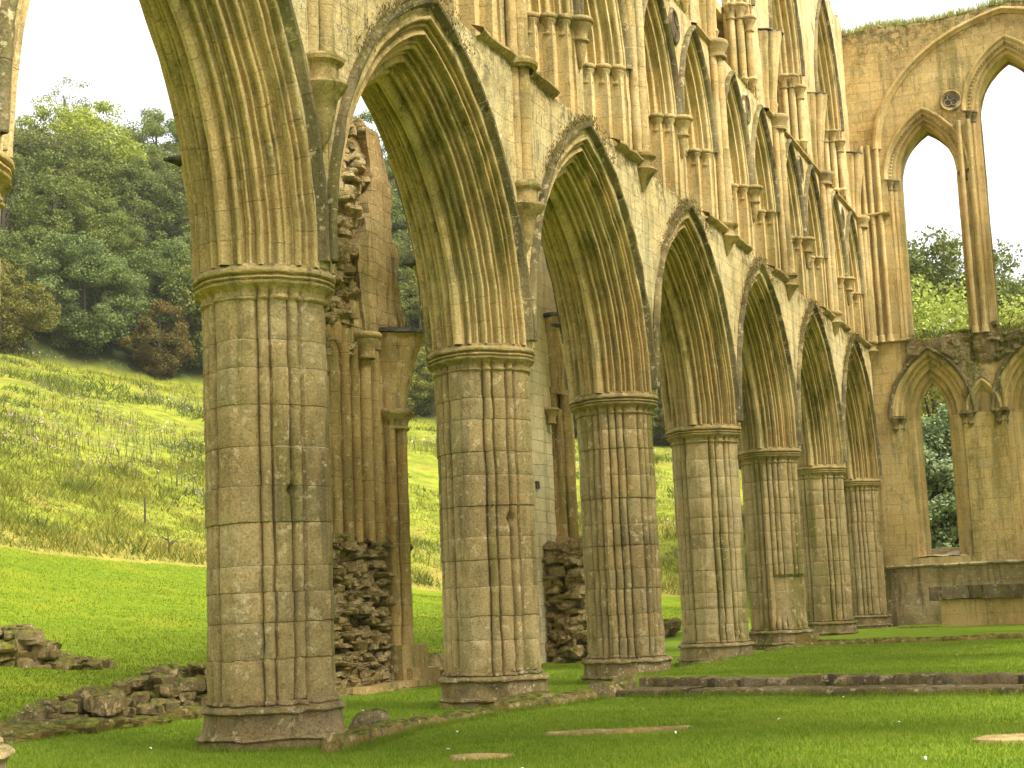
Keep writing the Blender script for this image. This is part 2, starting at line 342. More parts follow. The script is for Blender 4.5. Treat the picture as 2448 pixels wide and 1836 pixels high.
def lawn_mat():
    g = NT('grass_ground'); P = g.pos()
    sp = g.n('ShaderNodeSeparateXYZ', None, {0: P})
    dv = g.n('ShaderNodeVectorMath', {'operation': 'DISTANCE'}, {0: g.vmul(P, (1, 1, 0)), 1: (CX, CY, 0)}).outputs['Value']
    n1 = g.noise(P, .35, 4); n2 = g.noise(P, 2.2, 6, .65); n3 = g.noise(P, 22, 4, .7)
    lawn = g.mix(g.step(n2, .35, .65), (.125, .20, .010), (.195, .275, .016))
    lawn = g.mix(g.m('MULTIPLY', g.step(n1, .45, .68), .6), lawn, (.15, .225, .012))
    # yellower mown turf on the open slope beyond the aisle
    lawnN = g.mix(g.step(n2, .35, .7), (.115, .175, .005), (.18, .24, .008))
    lawnN = g.mix(g.m('MULTIPLY', g.step(n1, .45, .65), .6), lawnN, (.22, .245, .012))
    yy = g.m('ADD', sp.outputs[1], g.m('MULTIPLY', g.m('SUBTRACT', n1, .5), 5))
    lawn = g.mix(g.step(yy, 4.5, 11), lawn, lawnN)
    n4 = g.noise(P, .8, 6, .7)
    mead = g.mix(g.step(n4, .35, .65), (.13, .16, .014), (.27, .29, .03))
    mead = g.mix(g.m('MULTIPLY', g.step(g.noise(P, .22, 5, .6), .5, .7), .55), mead, (.26, .19, .05))
    wood = g.mix(n2, (.02, .03, .01), (.06, .07, .02))
    az = g.m('DEGREES', g.m('ARCTAN2', g.m('SUBTRACT', sp.outputs[1], CY), g.m('SUBTRACT', sp.outputs[0], CX)))
    def curve(xs, ys):
        nd = g.n('ShaderNodeFloatCurve', None, {1: g.m('DIVIDE', az, 60)}); cu = nd.mapping.curves[0]
        while len(cu.points) < len(xs): cu.points.new(.5, .5)
        for p, x, y in zip(cu.points, xs, ys): p.location = (x / 60, y / 200); p.handle_type = 'VECTOR'
        nd.mapping.update()
        return g.m('MULTIPLY', nd.outputs[0], 200)
    d1 = curve([0, 5, 8, 16, 25, 33, 40, 60], [120, 115, 110, 90, 85, 78, 70, 62])
    d2 = curve([0, 5, 8, 16, 25, 33, 40, 60], [170, 165, 160, 152, 150, 150, 140, 140])
    dd = g.m('ADD', dv, g.m('MULTIPLY', g.m('SUBTRACT', n4, .5), 2.5))
    col = g.mix(g.step(g.m('SUBTRACT', dd, d1), -.6, .8), lawn, mead)
    edge = g.m('MULTIPLY', g.step(g.m('SUBTRACT', dd, d1), -.6, .6), g.step(g.m('SUBTRACT', dd, d1), 2.5, 6, 1, 0))
    col = g.mix(g.m('MULTIPLY', edge, .6), col, (.33, .25, .07))
    col = g.mix(g.step(g.m('SUBTRACT', dd, d2), -2, 2), col, wood)
    col = g.mix(1, col, g.ramp(n3, [(.3, (.7, .72, .7)), (.7, (1.25, 1.2, 1.1))]), 'MULTIPLY')
    h = g.m('ADD', g.m('MULTIPLY', n3, .5), g.m('MULTIPLY', g.noise(P, 90, 3, .7), .5))
    return g.surf(col, .95, h, .03, .8, .1)
M_LAWN = lawn_mat()

def axis(lo, a, b, hi, fine, k):
    mid = list(np.arange(a, b, fine)); out = []
    x, s = b, fine
    while x < hi: out.append(x); s *= k; x += s
    lo_ = []; x, s = a, fine
    while x > lo: s *= k; x -= s; lo_.append(x)
    return np.array(lo_[::-1] + mid + out)
gx = axis(-300, -16, 46, 520, .22, 1.03); gy = axis(-300, -16, 24, 420, .22, 1.03)
gy = np.unique(np.concatenate([gy, np.linspace(-1.15, -.95, 7)]))
GX, GY = np.meshgrid(gx, gy, indexing='ij')
mb = MB(); mb.grid(np.stack([GX, GY, terrain(GX, GY)], -1))
mb.build('ground', M_LAWN, smooth=180, kind='structure')

# ------------------------------------------------------------------ cross sections and profiles
def section(kind, n=9):
    """angles and radii of a clustered pier"""
    if kind == 'A': half = [('keel', 24.0, .115), ('roll', 11.5, .085), ('broad', 9.5, .075)]
    else: half = [('keel', 8, .095), ('roll', 12, .085), ('roll', 12, .085), ('broad', 13, .08)]
    els = []
    q = []
    k, w, h = half[0]; q.append((k, 2 * w, h))
    for k, w, h in half[1:-1]: q.append((k, w, h))
    k, w, h = half[-1]; q.append((k, 2 * w, h))
    for k, w, h in reversed(half[1:-1]): q.append((k, w, h))
    start = -half[0][1]
    th = []; rr = []
    for quad in range(4):
        a = start + quad * 90
        for k, w, h in q:
            m = n + (4 if w > 20 else 0) + (4 if k == 'keel' else 0)
            t = np.linspace(-1, 1, m + 1)[:-1]
            ang = a + (t + 1) / 2 * w
            base = .622 / np.cos(np.radians((np.abs(t)) * 0))
            e = .5 if k == 'roll' else .40
            b = h * (1 - np.abs(t) ** 2) ** e
            if k == 'keel':
                b = b + np.where(np.abs(t) < (.10 if w > 20 else .22), .016, 0)
            th.append(ang); rr.append(base + b)
            a += w
    th = np.radians(np.concatenate(th)); r = np.concatenate(rr)
    th = np.append(th, th[0] + 2 * pi); r = np.append(r, r[0])
    return th, r
def superell(th, ax, p): return 1 / ((np.abs(np.cos(th)) / ax) ** p + (np.abs(np.sin(th)) / ax) ** p) ** (1 / p)

DENT = {0: (2.78, radians(234), .045), 1: (2.72, radians(235), .06)}
def build_pier(k, kind, zb, label, cut=None):
    X0 = k * L if k >= 0 else XP0
    root = empty('stone_pier', (X0, 0, zb), label, 'pier', 'clustered piers of the ruined arcade')
    th, rc = section(kind)
    seg = np.concatenate([[0], np.cumsum(np.diff(th) * .66)])
    uq = np.floor(seg / .30) * 1.0 + .3 + k * 3
    # shaft with courses
    z0, z1 = zb + .50, 4.92
    rs = np.random.default_rng(100 + k)
    hs = []
    while sum(hs) < z1 - z0: hs.append(rs.uniform(.30, .52))
    hs = np.array(hs) * (z1 - z0) / sum(hs)
    zc = z0 + np.concatenate([[0], np.cumsum(hs)])
    rows = []; vs = []; offs = []
    for i in range(len(hs)):
        jr = rs.normal(0, .0035); jx, jy = rs.normal(0, .004, 2)
        a, b = zc[i], zc[i + 1]
        for t, g in [(0.006, -.0022), (.018, 0), (.25, .0), (.5, 0), (.75, 0), (.982, 0), (.994, -.0022)]:
            rows.append(a + t * (b - a)); vs.append(i + t); offs.append((jr + g, jx, jy))
    if k in DENT:
        for dz in np.linspace(-.16, .16, 13):
            zz_ = DENT[k][0] + dz; i_ = int(np.clip(np.searchsorted(zc, zz_) - 1, 0, len(hs) - 1)); rows.append(zz_); vs.append(i_ + (zz_ - zc[i_]) / hs[i_])
            offs.append(min(zip(rows[:-1], offs), key=lambda q_: abs(q_[0] - zz_) + (1 if q_[1][0] < -.0035 else 0))[1])
        od = np.argsort(rows, kind='stable'); rows = [rows[q_] for q_ in od]; vs = [vs[q_] for q_ in od]; offs = [offs[q_] for q_ in od]
    rows = np.array(rows); vs = np.array(vs); offs = np.array(offs)
    R = rc[None] + offs[:, 0:1]
    if k in DENT:
        z_, a_, w_ = DENT[k]; R = R - .10 * np.exp(-(((rows[:, None] - z_) / (w_ * 1.1)) ** 2 + ((th[None] - a_) * .7 / w_) ** 2) ** 1.5)
    if cut:
        zc0, zc1, ang, wid, depth = cut
        da = np.abs((th[None] - ang + pi) % (2 * pi) - pi)
        wz = sstep(rows, zc0, zc0 + .12) * (1 - sstep(rows, zc1 - .06, zc1))
        w = wz[:, None] * (1 - sstep(da, wid * .85, wid))
        R = R * (1 - w) + w * (np.minimum(R, .665 - depth) )
    P = np.stack([X0 + R * np.cos(th) + offs[:, 1:2], R * np.sin(th) + offs[:, 2:3], np.repeat(rows[:, None], len(th), 1)], -1)
    we = .005 + .012 * (1 - sstep(rows, zb + .5, zb + 1.9))
    P = P + (rough(P, 1, 7, k) - P) * we[:, None, None] + (rough(P, 1, 1.6, k + 40) - P) * .008
    P = P - np.array([X0, 0, zb])
    mb = MB(); mb.grid(P, np.stack([np.repeat(uq[None], len(rows), 0), np.repeat(vs[:, None], len(th), 1)], -1))
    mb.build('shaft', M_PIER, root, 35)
    # capital
    ra = superell(th, .93, 1.42)
    ra = .5 * ra + .5 * np.minimum(ra, .80)
    prof = [(4.895, 0, .0), (4.90, 0, .012), (4.915, 0, .035), (4.935, 0, .038), (4.95, 0, .016), (4.957, .02, .012), (5.0, .1, .0), (5.045, .42, 0), (5.06, .7, 0), (5.065, .82, -.012),
            (5.072, .9, -.005), (5.092, .92, 0), (5.10, .92, -.012), (5.102, .90, -.04), (5.118, .92, -.04), (5.122, 1, -.035), (5.135, 1, -.012), (5.152, 1, -.014), (5.156, 1, -.05), (5.176, 1, -.05), (5.18, 1, -.015), (5.195, 1, .004), (5.222, 1, .008), (5.245, 1, -.002), (5.262, 1, -.02), (5.30, 1, -.055), (5.312, 1, -.10), (5.312, .2, -.4)]
    P = []
    for z, w, o in prof:
        r = rc * (1 - w) + ra * w + o
        P.append(np.stack([X0 + r * np.cos(th), r * np.sin(th), np.full(len(th), z)], -1))
    P = rough(np.array(P), .010, 5, k + 3, 3) - np.array([X0, 0, zb])
    mb = MB(); mb.grid(P); mb.build('capital', M_CAP, root, 40)
    # base
    rp = superell(th, .90, 1.5); rp = .5 * rp + .5 * np.minimum(rp, .80)
    prof = [(.52, 0, .0), (.51, 0, .02), (.50, 0, .035), (.475, 0, .04), (.46, 0, .02), (.452, .3, .0), (.445, .75, .0), (.43, .9, .01), (.405, 1, .02), (.385, 1, .02), (.37, 1, -.005), (.36, 1, -.03), (.25, 1, -.03), (.15, 1, -.022), (.14, 1, .0), (.13, 1, .025), (.105, 1, .035), (.09, 1, .02), (.083, 1, -.002), (-.35, 1, .0)]
    if k == 0: pass
    P = []
    for z, w, o in prof:
        r = rc * (1 - w) + rp * w + o
        if w > .2:
            dmg = fbm(np.stack([np.cos(th) * 2.2 + k * 5, np.sin(th) * 2.2, np.full(len(th), z * 3)], -1), 60 + k, 3)
            r = r - .09 * np.clip(dmg - .18, 0, 1)
        P.append(np.stack([X0 + r * np.cos(th), r * np.sin(th), np.full(len(th), zb + z)], -1))
    P = rough(np.array(P), .014, 6, k + 13, 3) - np.array([X0, 0, zb])
    mb = MB(); mb.grid(P); mb.build('base', M_BASE, root, 40)
    # stump of the aisle vault on the far side of the pier
    mb = MB(); n = 40
    a = np.linspace(0, pi, n); rip = 1 + .09 * np.abs(np.sin(a * 4))
    rows = []
    for t in np.linspace(0, 1, 8):
        w = .26 + .13 * t ** 1.8; pth = .25 + .16 * t ** 1.8
        rows.append(np.stack([w * rip * np.cos(a), .60 + pth * rip * np.sin(a), np.full(n, ZS + .03 + 1.4 * t)], -1))
    rows = np.array(rows) + np.array([0, 0, -zb]); top = rows[-1:].copy(); top[..., 0] *= .05; top[..., 1] = .9
    mb.grid(np.concatenate([rows, top]), np.stack([np.repeat(a[None] * .2, 9, 0), np.repeat(np.arange(9)[:, None] * .6, n, 1)], -1))
    sp = mb.build('vault_springer', M_ARCH, root, 40)
    mb = MB(); mb.box((-.43, .55, ZS + 1.44 - zb), (.43, 1.06, ZS + 1.475 - zb), .03, (6, 5, 1), 3, k); mb.build('lead_capping', M_LEAD_SHADE, sp, 0)
    return root

PIERS = [
 (-1, 'B', 0, 'pier cut off by the left frame edge, carrying the arch in the top left corner', None),
 (0, 'A', 0, 'largest and nearest clustered stone pier, in the left foreground with a lichen-speckled foot', None),
 (1, 'A', 0, 'second nearest pier, standing right of the tall ruined aisle fragment', None),
 (2, 'B', 0, 'pier at the left end of the two stone steps, third from the foreground', None),
 (3, 'A', .07, 'fourth pier from the foreground, between the steps and the pier with cut-away shafts', None),
 (4, 'B', .19, 'fifth pier, its front shafts cut away to a flat rough patch in the lower half', (.85, 2.05, radians(228), radians(46), .055)),
 (5, 'A', .29, 'sixth pier, orange stained, just left of the slim pier by the end wall', None),
 (6, 'B', .38, 'slimmest pier, farthest away in the corner against the end wall', None)]
for a in PIERS: build_pier(*a)

# ------------------------------------------------------------------ arch helpers
def arch_curve(a, c, zs, n, vs=1.0):
    R = a + c; ph = acos(c / R); t = np.linspace(0, 1, n)
    return R * np.cos(t * ph) - c, zs + vs * R * np.sin(t * ph)   # half-width, z
def moulded(base, elems, per=8):
    base = np.array(base, float); d = np.hypot(*np.diff(base, axis=0).T); S = np.concatenate([[0], np.cumsum(d)])
    W = sum(e[1] for e in elems); k = S[-1] / W; s = 0; pts = []; dist = []
    for e in elems:
        kind, w = e[0], e[1] * k; h = e[2] if len(e) > 2 else w * .42
        m = 3 if kind == 'fil' else per
        t = np.linspace(-1, 1, m)
        off = {'roll': h * np.sqrt(np.maximum(1 - t * t, 0)), 'hol': -h * np.sqrt(np.maximum(1 - t * t, 0)), 'fil': np.full(m, h), 'keel': h * np.sqrt(np.maximum(1 - t * t, 0)) + np.where(np.abs(t) < .25, .014, 0)}[kind]
        ss = s + (t + 1) / 2 * w
        P = np.stack([np.interp(ss, S, base[:, 0]), np.interp(ss, S, base[:, 1])], -1)
        e_ = 1e-3 + .02 * S[-1]
        T = np.stack([np.interp(np.minimum(ss + e_, S[-1]), S, base[:, 0]) - np.interp(np.maximum(ss - e_, 0), S, base[:, 0]), np.interp(np.minimum(ss + e_, S[-1]), S, base[:, 1]) - np.interp(np.maximum(ss - e_, 0), S, base[:, 1])], -1)
        T /= np.linalg.norm(T, axis=1, keepdims=True) + 1e-9
        N = np.stack([-T[:, 1], T[:, 0]], -1)
        pts.append(P + off[:, None] * N); dist.append(ss); s += w
    return np.concatenate(pts), np.concatenate(dist)
def arch_sweep(mb, prof, dist, c, zs, place, nv=12, n=37, vs=1.0, amp=.004, seed=0, ublk=.3):
    for sgn in (-1, 1):
        A = []
        for a, d in prof:
            x, z = arch_curve(max(a, .02), c, zs, n, vs); A.append(np.stack([sgn * x, np.full(n, d), z], -1))
        A = np.array(A).transpose(1, 0, 2)
        Q = place(A[..., 0], A[..., 1], A[..., 2])
        Q = rough(Q, amp, 2.5, seed)
        v = np.linspace(0, nv, n)
        # voussoir joints of neighbouring orders do not line up
        u = np.floor(dist / ublk); off = (np.sin(u * 12.9898) * 43758.5453) % 1
        UV = np.stack([np.repeat((u + .5 + 20 * sgn)[None], n, 0), v[:, None] + .35 * off[None]], -1)
        mb.grid(Q, UV)
def jamb_sweep(mb, prof, dist, z0, z1, place, course=.36, seed=0, amp=.004):
    nz = max(3, int((z1 - z0) / .2)); zz = np.linspace(z0, z1, nz)
    for sgn in (-1, 1):
        A = np.array([[(sgn * a, d, z) for a, d in prof] for z in zz])
        Q = rough(place(A[..., 0], A[..., 1], A[..., 2]), amp, 2.5, seed)
        u = np.floor(dist / .3)
        mb.grid(Q, np.stack([np.repeat((u + .5 + 20 * sgn)[None], nz, 0), np.repeat((zz / course)[:, None], len(prof), 1)], -1))
def wall_face(mb, u0, u1, z0, z1, openings, place, amp=.012, seed=0, dz=.35, ztop=None, du=.45):
    """flat face with pointed openings (uc, a, c, zs, zbottom, vs)"""
    us = set(np.linspace(u0, u1, max(2, int((u1 - u0) / du) + 1)))
    for o in openings:
        x, _ = arch_curve(o[1], o[2], 0, 15)
        for s in (-1, 1):
            for xx in x: us.add(o[0] + s * xx)
    us = np.array(sorted(u for u in us if u0 - 1e-6 <= u <= u1 + 1e-6))
    us = us[np.concatenate([[True], np.diff(us) > 1e-5])]
    def panel(ua, ub, za, zb2):   # za, zb2 pairs (at ua, ub)
        n = max(2, int((max(zb2) - min(za)) / dz) + 1)
        t = np.linspace(0, 1, n)
        A = np.stack([np.stack([np.full(n, ua), za[0] + t * (zb2[0] - za[0])], -1), np.stack([np.full(n, ub), za[1] + t * (zb2[1] - za[1])], -1)], 1)
        Q = rough(place(A[..., 0], np.zeros(A.shape[:2]), A[..., 1]), amp, 1.9, seed, 3)
        mb.grid(Q, A)
    def zcurve(o, u):
        x = abs(u - o[0]); a, c, zs = o[1], o[2], o[3]; vs = o[5] if len(o) > 5 else 1
        return zs + vs * sqrt(max((a + c) ** 2 - (x + c) ** 2, 0))
    zt = ztop or (lambda u: z1)
    for ua, ub in zip(us[:-1], us[1:]):
        mid = (ua + ub) / 2; hit = None
        for o in openings:
            if abs(mid - o[0]) < o[1] - 1e-6: hit = o
        if hit is None: panel(ua, ub, (z0, z0), (zt(ua), zt(ub)))
        else:
            if hit[4] > z0 + 1e-4: panel(ua, ub, (z0, z0), (hit[4], hit[4]))
            za = (zcurve(hit, ua), zcurve(hit, ub))
            if min(zt(ua), zt(ub)) > min(za) + .01: panel(ua, ub, za, (max(zt(ua), za[0] + .002), max(zt(ub), za[1] + .002)))

# ------------------------------------------------------------------ the arcade wall
WALL = empty('arcade_wall', (0, 0, 0), 'tall ruined nave wall of pointed arches, gallery and clerestory carried by the row of piers', 'wall')
CA = 1.36
xs = np.linspace(-1, 1, 41); yv = np.sign(xs) * np.abs(xs) ** .9 * .80
def xext(y): return .83 * (np.maximum(1 - (np.abs(y) / .84) ** 1.4, 0)) ** (1 / 1.4)
base_prof = [(L / 2 - float(xext(y)), float(y)) for y in yv]
half_el0 = [('fil', .05, 0.), ('roll', .11, .05), ('hol', .07, .035), ('roll', .07, .03), ('fil', .03, .012), ('hol', .12, .05), ('fil', .03, .0), ('keel', .13, .052), ('hol', .06, .035), ('roll', .06, .025), ('fil', .025, .006), ('hol', .11, .045), ('roll', .10, .042), ('hol', .06, .03), ('fil', .04, .006)]
half_el = [('fil', .04, 0.), ('roll', .085, .055), ('hol', .05, .035), ('roll', .05, .03), ('hol', .045, .035), ('keel', .10, .06), ('fil', .02, -.01), ('hol', .075, .05), ('roll', .05, .03), ('fil', .02, 0.), ('roll', .085, .055), ('hol', .06, .05), ('roll', .045, .025), ('hol', .05, .04), ('keel', .10, .06), ('hol', .06, .05), ('roll', .05, .03), ('fil', .02, .0), ('hol', .06, .045), ('roll', .075, .05), ('hol', .05, .04), ('fil', .03, .0)]
arc_prof, arc_dist = moulded(base_prof, half_el + [('keel', .17, .065)] + half_el[::-1], 8)
# front and back label moulds
def hood_prof(y, da):
    s = 1 if y > 0 else -1
    return [(q - da, y + s * e) for q, e in ((3.14, 0), (3.142, .05), (3.13, .09), (3.09, .115), (3.05, .105), (3.03, .07), (3.02, .02), (3.0, .0))]
def bay(k): return (k * L + L / 2, 0.0, CA) if k >= 0 else (XP0 / 2, (L + XP0) / 2, 2.7)
for k in range(-1, 6):
    X0, DA, CA_ = bay(k)
    pl = lambda u, d, z, X0=X0: np.stack([X0 + u, d, z], -1)
    mb = MB(); arch_sweep(mb, arc_prof - np.array([DA, 0]), arc_dist, CA_, ZS, pl, nv=13, n=53, amp=.010, seed=k + 20)
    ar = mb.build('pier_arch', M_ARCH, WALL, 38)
    mb = MB()
    hp = hood_prof(-.80, DA); arch_sweep(mb, hp, np.zeros(len(hp)), CA_, ZS + .1, pl, nv=9, n=40, amp=.02, seed=k + 50)
    hp = hood_prof(.80, DA); arch_sweep(mb, hp, np.zeros(len(hp)), CA_, ZS + .1, pl, nv=9, n=40, amp=.02, seed=k + 51)
    mb.build('hood_mould', M_HOOD, ar, 40)
# spandrels front and back
mb = MB()
ops = [(bay(k)[0], 2.99 - bay(k)[1], bay(k)[2], ZS, ZS, 1) for k in range(-1, 6)]
front = lambda u, d, z: np.stack([u, np.full(np.shape(u), -.80) + d, z], -1)
back = lambda u, d, z: np.stack([u, np.full(np.shape(u), .80) + d, z], -1)
wall_face(mb, XP0, 6 * L, ZS, 9.66, ops, front, .02, 5, ztop=lambda u: 9.66 if u > 0 else 10.4)
wall_face(mb, XP0, 6 * L, ZS, 9.66, ops, back, .02, 6, ztop=lambda u: 9.66 if u > 0 else 10.4)
mb.build('spandrel_wall', M_SPAN, WALL, 60)
# string course under the gallery, broken in places
mb = MB()
x = .2; rs = np.random.default_rng(11)
while x < 6 * L:
    w = rs.uniform(.7, 1.3)
    ph_ = ((x + w / 2) / L) % 1
    if (ph_ < .16 or ph_ > .84 or rs.random() < .45) and not (abs(ph_ - .5) < .12):
        sec = np.array([(-.70, 9.62), (-.86, 9.66), (-.92, 9.72), (-.92, 9.76), (-.86, 9.79), (-.70, 9.84)])
        P = np.array([[(xx, y, z) for y, z in sec] for xx in np.linspace(x, x + w - .012, 5)])
        mb.grid(rough(P, .022, 4, 3))
    x += w
mb.build('string_course', M_CAP, WALL, 40)

# ---- gallery
GF = -.72
gal_base = [(1.30, GF), (1.30, GF + .05), (1.10, GF + .05), (1.10, -.46), (.92, -.46), (.92, -.2), (.74, -.2), (.74, .72)]
gal_el = [('roll', .06, .02), ('roll', .13, .045), ('hol', .07, .03), ('keel', .12, .045), ('fil', .03, .0), ('hol', .11, .05), ('roll', .12, .05), ('hol', .06, .03), ('keel', .12, .05), ('hol', .09, .04), ('roll', .11, .045), ('hol', .06, .03), ('roll', .1, .04), ('fil', .75, 0.)]
gal_spl = [(1.30, GF), (1.28, GF + .03), (.76, -.05), (.74, 0), (.74, .72)]
gp, gd = moulded(gal_spl, gal_el, 7)
gj, gjd = moulded(gal_base, [('fil', 1., 0.)] , 3); gj = np.array(gal_base); gjd = np.concatenate([[0], np.cumsum(np.hypot(*np.diff(gj, axis=0).T))])
GC, GS, GB = 1.62, 11.5, 9.72
def ring_cap(mb, x, y, z0, z1, r, seg=14, a0=0, a1=2 * pi):
    h = z1 - z0
    mb.lathe((x, y, z0), [(r, -.02), (r * 1.28, -.01), (r * 1.32, .02), (r * 1.1, .04), (r * 1.1, .05 + .1 * h), (r * 1.25, .45 * h), (r * 1.75, .66 * h), (r * 1.80, .70 * h), (r * 1.68, .74 * h), (r * 2.0, .80 * h), (r * 2.08, .88 * h), (r * 2.0, .95 * h), (r * 1.85, h), (0, h)], seg, a0, a1)
def gallery_arch(x0):
    pl = lambda u, d, z: np.stack([u, d, z], -1)
    mb = MB(); arch_sweep(mb, gp, gd, GC, GS, pl, 9, 34, amp=.007, seed=3)
    jamb_sweep(mb, gj, gjd, GB, GS, pl, .42, 4)
    root = mb.build('gallery_arch', M_UPPER, WALL, 38, (x0, 0, 0))
    mb = MB(); hp = [(1.42, GF), (1.425, GF - .05), (1.41, GF - .10), (1.37, GF - .12), (1.33, GF - .10), (1.30, GF - .05), (1.29, GF)]
    arch_sweep(mb, hp, np.zeros(len(hp)), GC, GS, pl, 7, 26, amp=.012, seed=9); mb.build('hood_mould', M_HOOD, root, 40)
    for s in (-1, 1):
        for a, d in ((1.18, -.57), (1.0, -.36), (.83, -.10)):
            mb = MB(); zz = np.linspace(GB, 11.2, 6)
            mb.lathe((s * a, d, 0), [(.075 + .002 * (i % 2), z) for i, z in enumerate(zz)], 10)
            mb.lathe((s * a, d, GB), [(.14, 0), (.14, .05), (.12, .07), (.125, .11), (.09, .14), (.075, .16)], 10)
            mb.build('jamb_shaft', M_UPPER, root, 50)
            mb = MB(); ring_cap(mb, s * a, d, 11.16, 11.53, .082); mb.build('capital', M_CAP, root, 45)
    return root
ga = None
for k in range(0, 6):
    for s in (-1, 1):
        x0 = k * L + L / 2 + s * 1.45
        if ga is None: ga = gallery_arch(x0); first = x0
        else: dup(ga, WALL, (x0 - first, 0, 0))
mb = MB()
gops = [(k * L + L / 2 + s * 1.45, 1.29, GC, GS, GB, 1) for k in range(0, 6) for s in (-1, 1)]
gfront = lambda u, d, z: np.stack([u, np.full(np.shape(u), GF) + d, z], -1)
gback = lambda u, d, z: np.stack([u, np.full(np.shape(u), .72) + d, z], -1)
gopsb = [(o[0], .74, GC, GS, GB, 1) for o in gops]
# left of the first bay the upper wall has fallen: ragged edge
def gtop(u): return 14.1 if u > 1.2 else 9.9 + (u + .6) * 2.2 + .5 * float(vnoise(np.array([u * 2.1, 0, 0]), 4))
wall_face(mb, 0, 6 * L, 9.66, 14.1, gops, gfront, .014, 8)
wall_face(mb, 0, 6 * L, 9.66, 14.1, gopsb, gback, .014, 8)
mb.build('gallery_wall', M_WALL, WALL, 60)
# roundels and corbels over the paired arches
for k in range(0, 6):
    x0 = k * L + L / 2
    mb = MB()
    t = np.linspace(0, 2 * pi, 33)
    for r0, y0 in ((.30, 0),):
        ring = [(r0 + .055 * cos(a), -.055 * sin(a)) for a in np.linspace(0, pi, 6)]
        P = np.array([[(x0 + r * cos(tt), GF - .005 + y, 13.55 + 1.15 * r * sin(tt)) for r, y in ring] for tt in t]); mb.grid(P)
    q = [(.19 + .06 * cos(4 * tt)) for tt in t]
    P = np.array([[(x0 + (r if j else .295) * cos(tt), GF - .03, 13.55 + 1.15 * (r if j else .295) * sin(tt)) for j in (0, 1)] for tt, r in zip(t, q)]); mb.grid(P)
    ro = mb.build('quatrefoil_roundel', M_HOOD, WALL, 40)
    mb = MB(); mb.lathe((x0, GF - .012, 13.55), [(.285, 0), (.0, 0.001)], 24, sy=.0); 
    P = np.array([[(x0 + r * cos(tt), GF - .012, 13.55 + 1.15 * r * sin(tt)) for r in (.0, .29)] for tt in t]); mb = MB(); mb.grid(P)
    mb.build('recess_shade', M_HOOD, ro, 0)  # flat disc, no real hollow: the shade inside the roundel is its dark colour
    mb = MB(); ring_cap(mb, x0, GF - .04, 11.12, 11.53, .13, 16)
    mb.lathe((x0, GF - .04, 10.62), [(.01, 0), (.05, .08), (.10, .28), (.13, .50)], 12)
    mb.build('nose_corbel', M_CAP, WALL, 45)
# string at the clerestory sill
mb = MB(); x = .1
while x < 6 * L:
    w = rs.uniform(.8, 1.5)
    ph_ = ((x + w / 2) / L) % 1
    if ph_ < .2 or ph_ > .8 or rs.random() < .4:
        sec = np.array([(-.60, 14.05), (-.74, 14.08), (-.82, 14.13), (-.82, 14.18), (-.75, 14.21), (-.56, 14.26)])
        P = np.array([[(xx, y, z) for y, z in sec] for xx in np.linspace(x, x + w - .012, 5)])
        mb.grid(rough(P, .02, 4, 3))
    x += w
mb.build('string_course', M_CAP, WALL, 40)

# ---- clerestory
CF, CS, CB = -.58, 17.0, 14.25
cl_spl = [(2.05, CF), (2.03, CF + .03), (1.76, -.12), (1.74, -.08), (1.74, .12)]
cp, cd = moulded(cl_spl, [('roll', .06, .02), ('roll', .13, .045), ('hol', .07, .03), ('keel', .12, .045), ('hol', .11, .05), ('roll', .12, .05), ('hol', .06, .03), ('roll', .1, .04), ('fil', .12, 0.)], 7)
cj = np.array([(2.05, CF), (2.05, CF + .06), (1.97, CF + .06), (1.97, -.34), (1.86, -.34), (1.86, -.12), (1.74, -.12), (1.74, .12)]); cjd = np.concatenate([[0], np.cumsum(np.hypot(*np.diff(cj, axis=0).T))])
CC = 2.85
def clerestory_arch(x0):
    pl = lambda u, d, z: np.stack([u, d, z], -1)
    mb = MB(); arch_sweep(mb, cp, cd, CC, CS, pl, 11, 38, amp=.008, seed=3)
    jamb_sweep(mb, cj, cjd, CB, CS, pl, .42, 4)
    root = mb.build('clerestory_arch', M_UPPER, WALL, 38, (x0, 0, 0))
    mb = MB(); hp = [(2.17, CF), (2.18, CF - .05), (2.16, CF - .09), (2.11, CF - .10), (2.07, CF - .07), (2.04, CF)]
    arch_sweep(mb, hp, np.zeros(len(hp)), CC, CS, pl, 8, 26, amp=.012, seed=9); mb.build('hood_mould', M_HOOD, root, 40)
    for s in (-1, 1):
        for a, d, zt in ((1.95, -.50, 16.6), (1.84, -.30, 16.95), (1.76, -.08, 16.95)):
            mb = MB(); mb.lathe((s * a, d, 0), [(.10, z) for z in np.linspace(15.0, zt - .3, 7)], 12)
            mb.lathe((s * a, d, 14.62), [(.02, 0), (.08, .12), (.13, .26), (.15, .30), (.13, .34), (.09, .40)], 10)
            mb.build('jamb_shaft', M_UPPER, root, 50)
            mb = MB(); ring_cap(mb, s * a, d, zt - .36, zt + .05, .105); mb.build('capital', M_CAP, root, 45)
    return root
ca = None
for k in range(2, 6):
    x0 = k * L + L / 2
    if ca is None: ca = clerestory_arch(x0); first = x0
    else: dup(ca, WALL, (x0 - first, 0, 0))
mb = MB()
cops = [(k * L + L / 2, 2.03, CC, CS, CB, 1) for k in range(2, 6)]
cfront = lambda u, d, z: np.stack([u, np.full(np.shape(u), CF) + d, z], -1)
cback = lambda u, d, z: np.stack([u, np.full(np.shape(u), .12) + d, z], -1)
def ctop(u):
    if u < 2 * L + .3: return 15.0
    return 21.15 + .22 * float(vnoise(np.array([u * 1.3, 2., 0]), 4)) + .12 * float(vnoise(np.array([u * 4, 2., 0]), 4))
wall_face(mb, 2 * L - .6, 6.07 * L, 14.1, 21.2, cops, cfront, .02, 8, ztop=ctop)
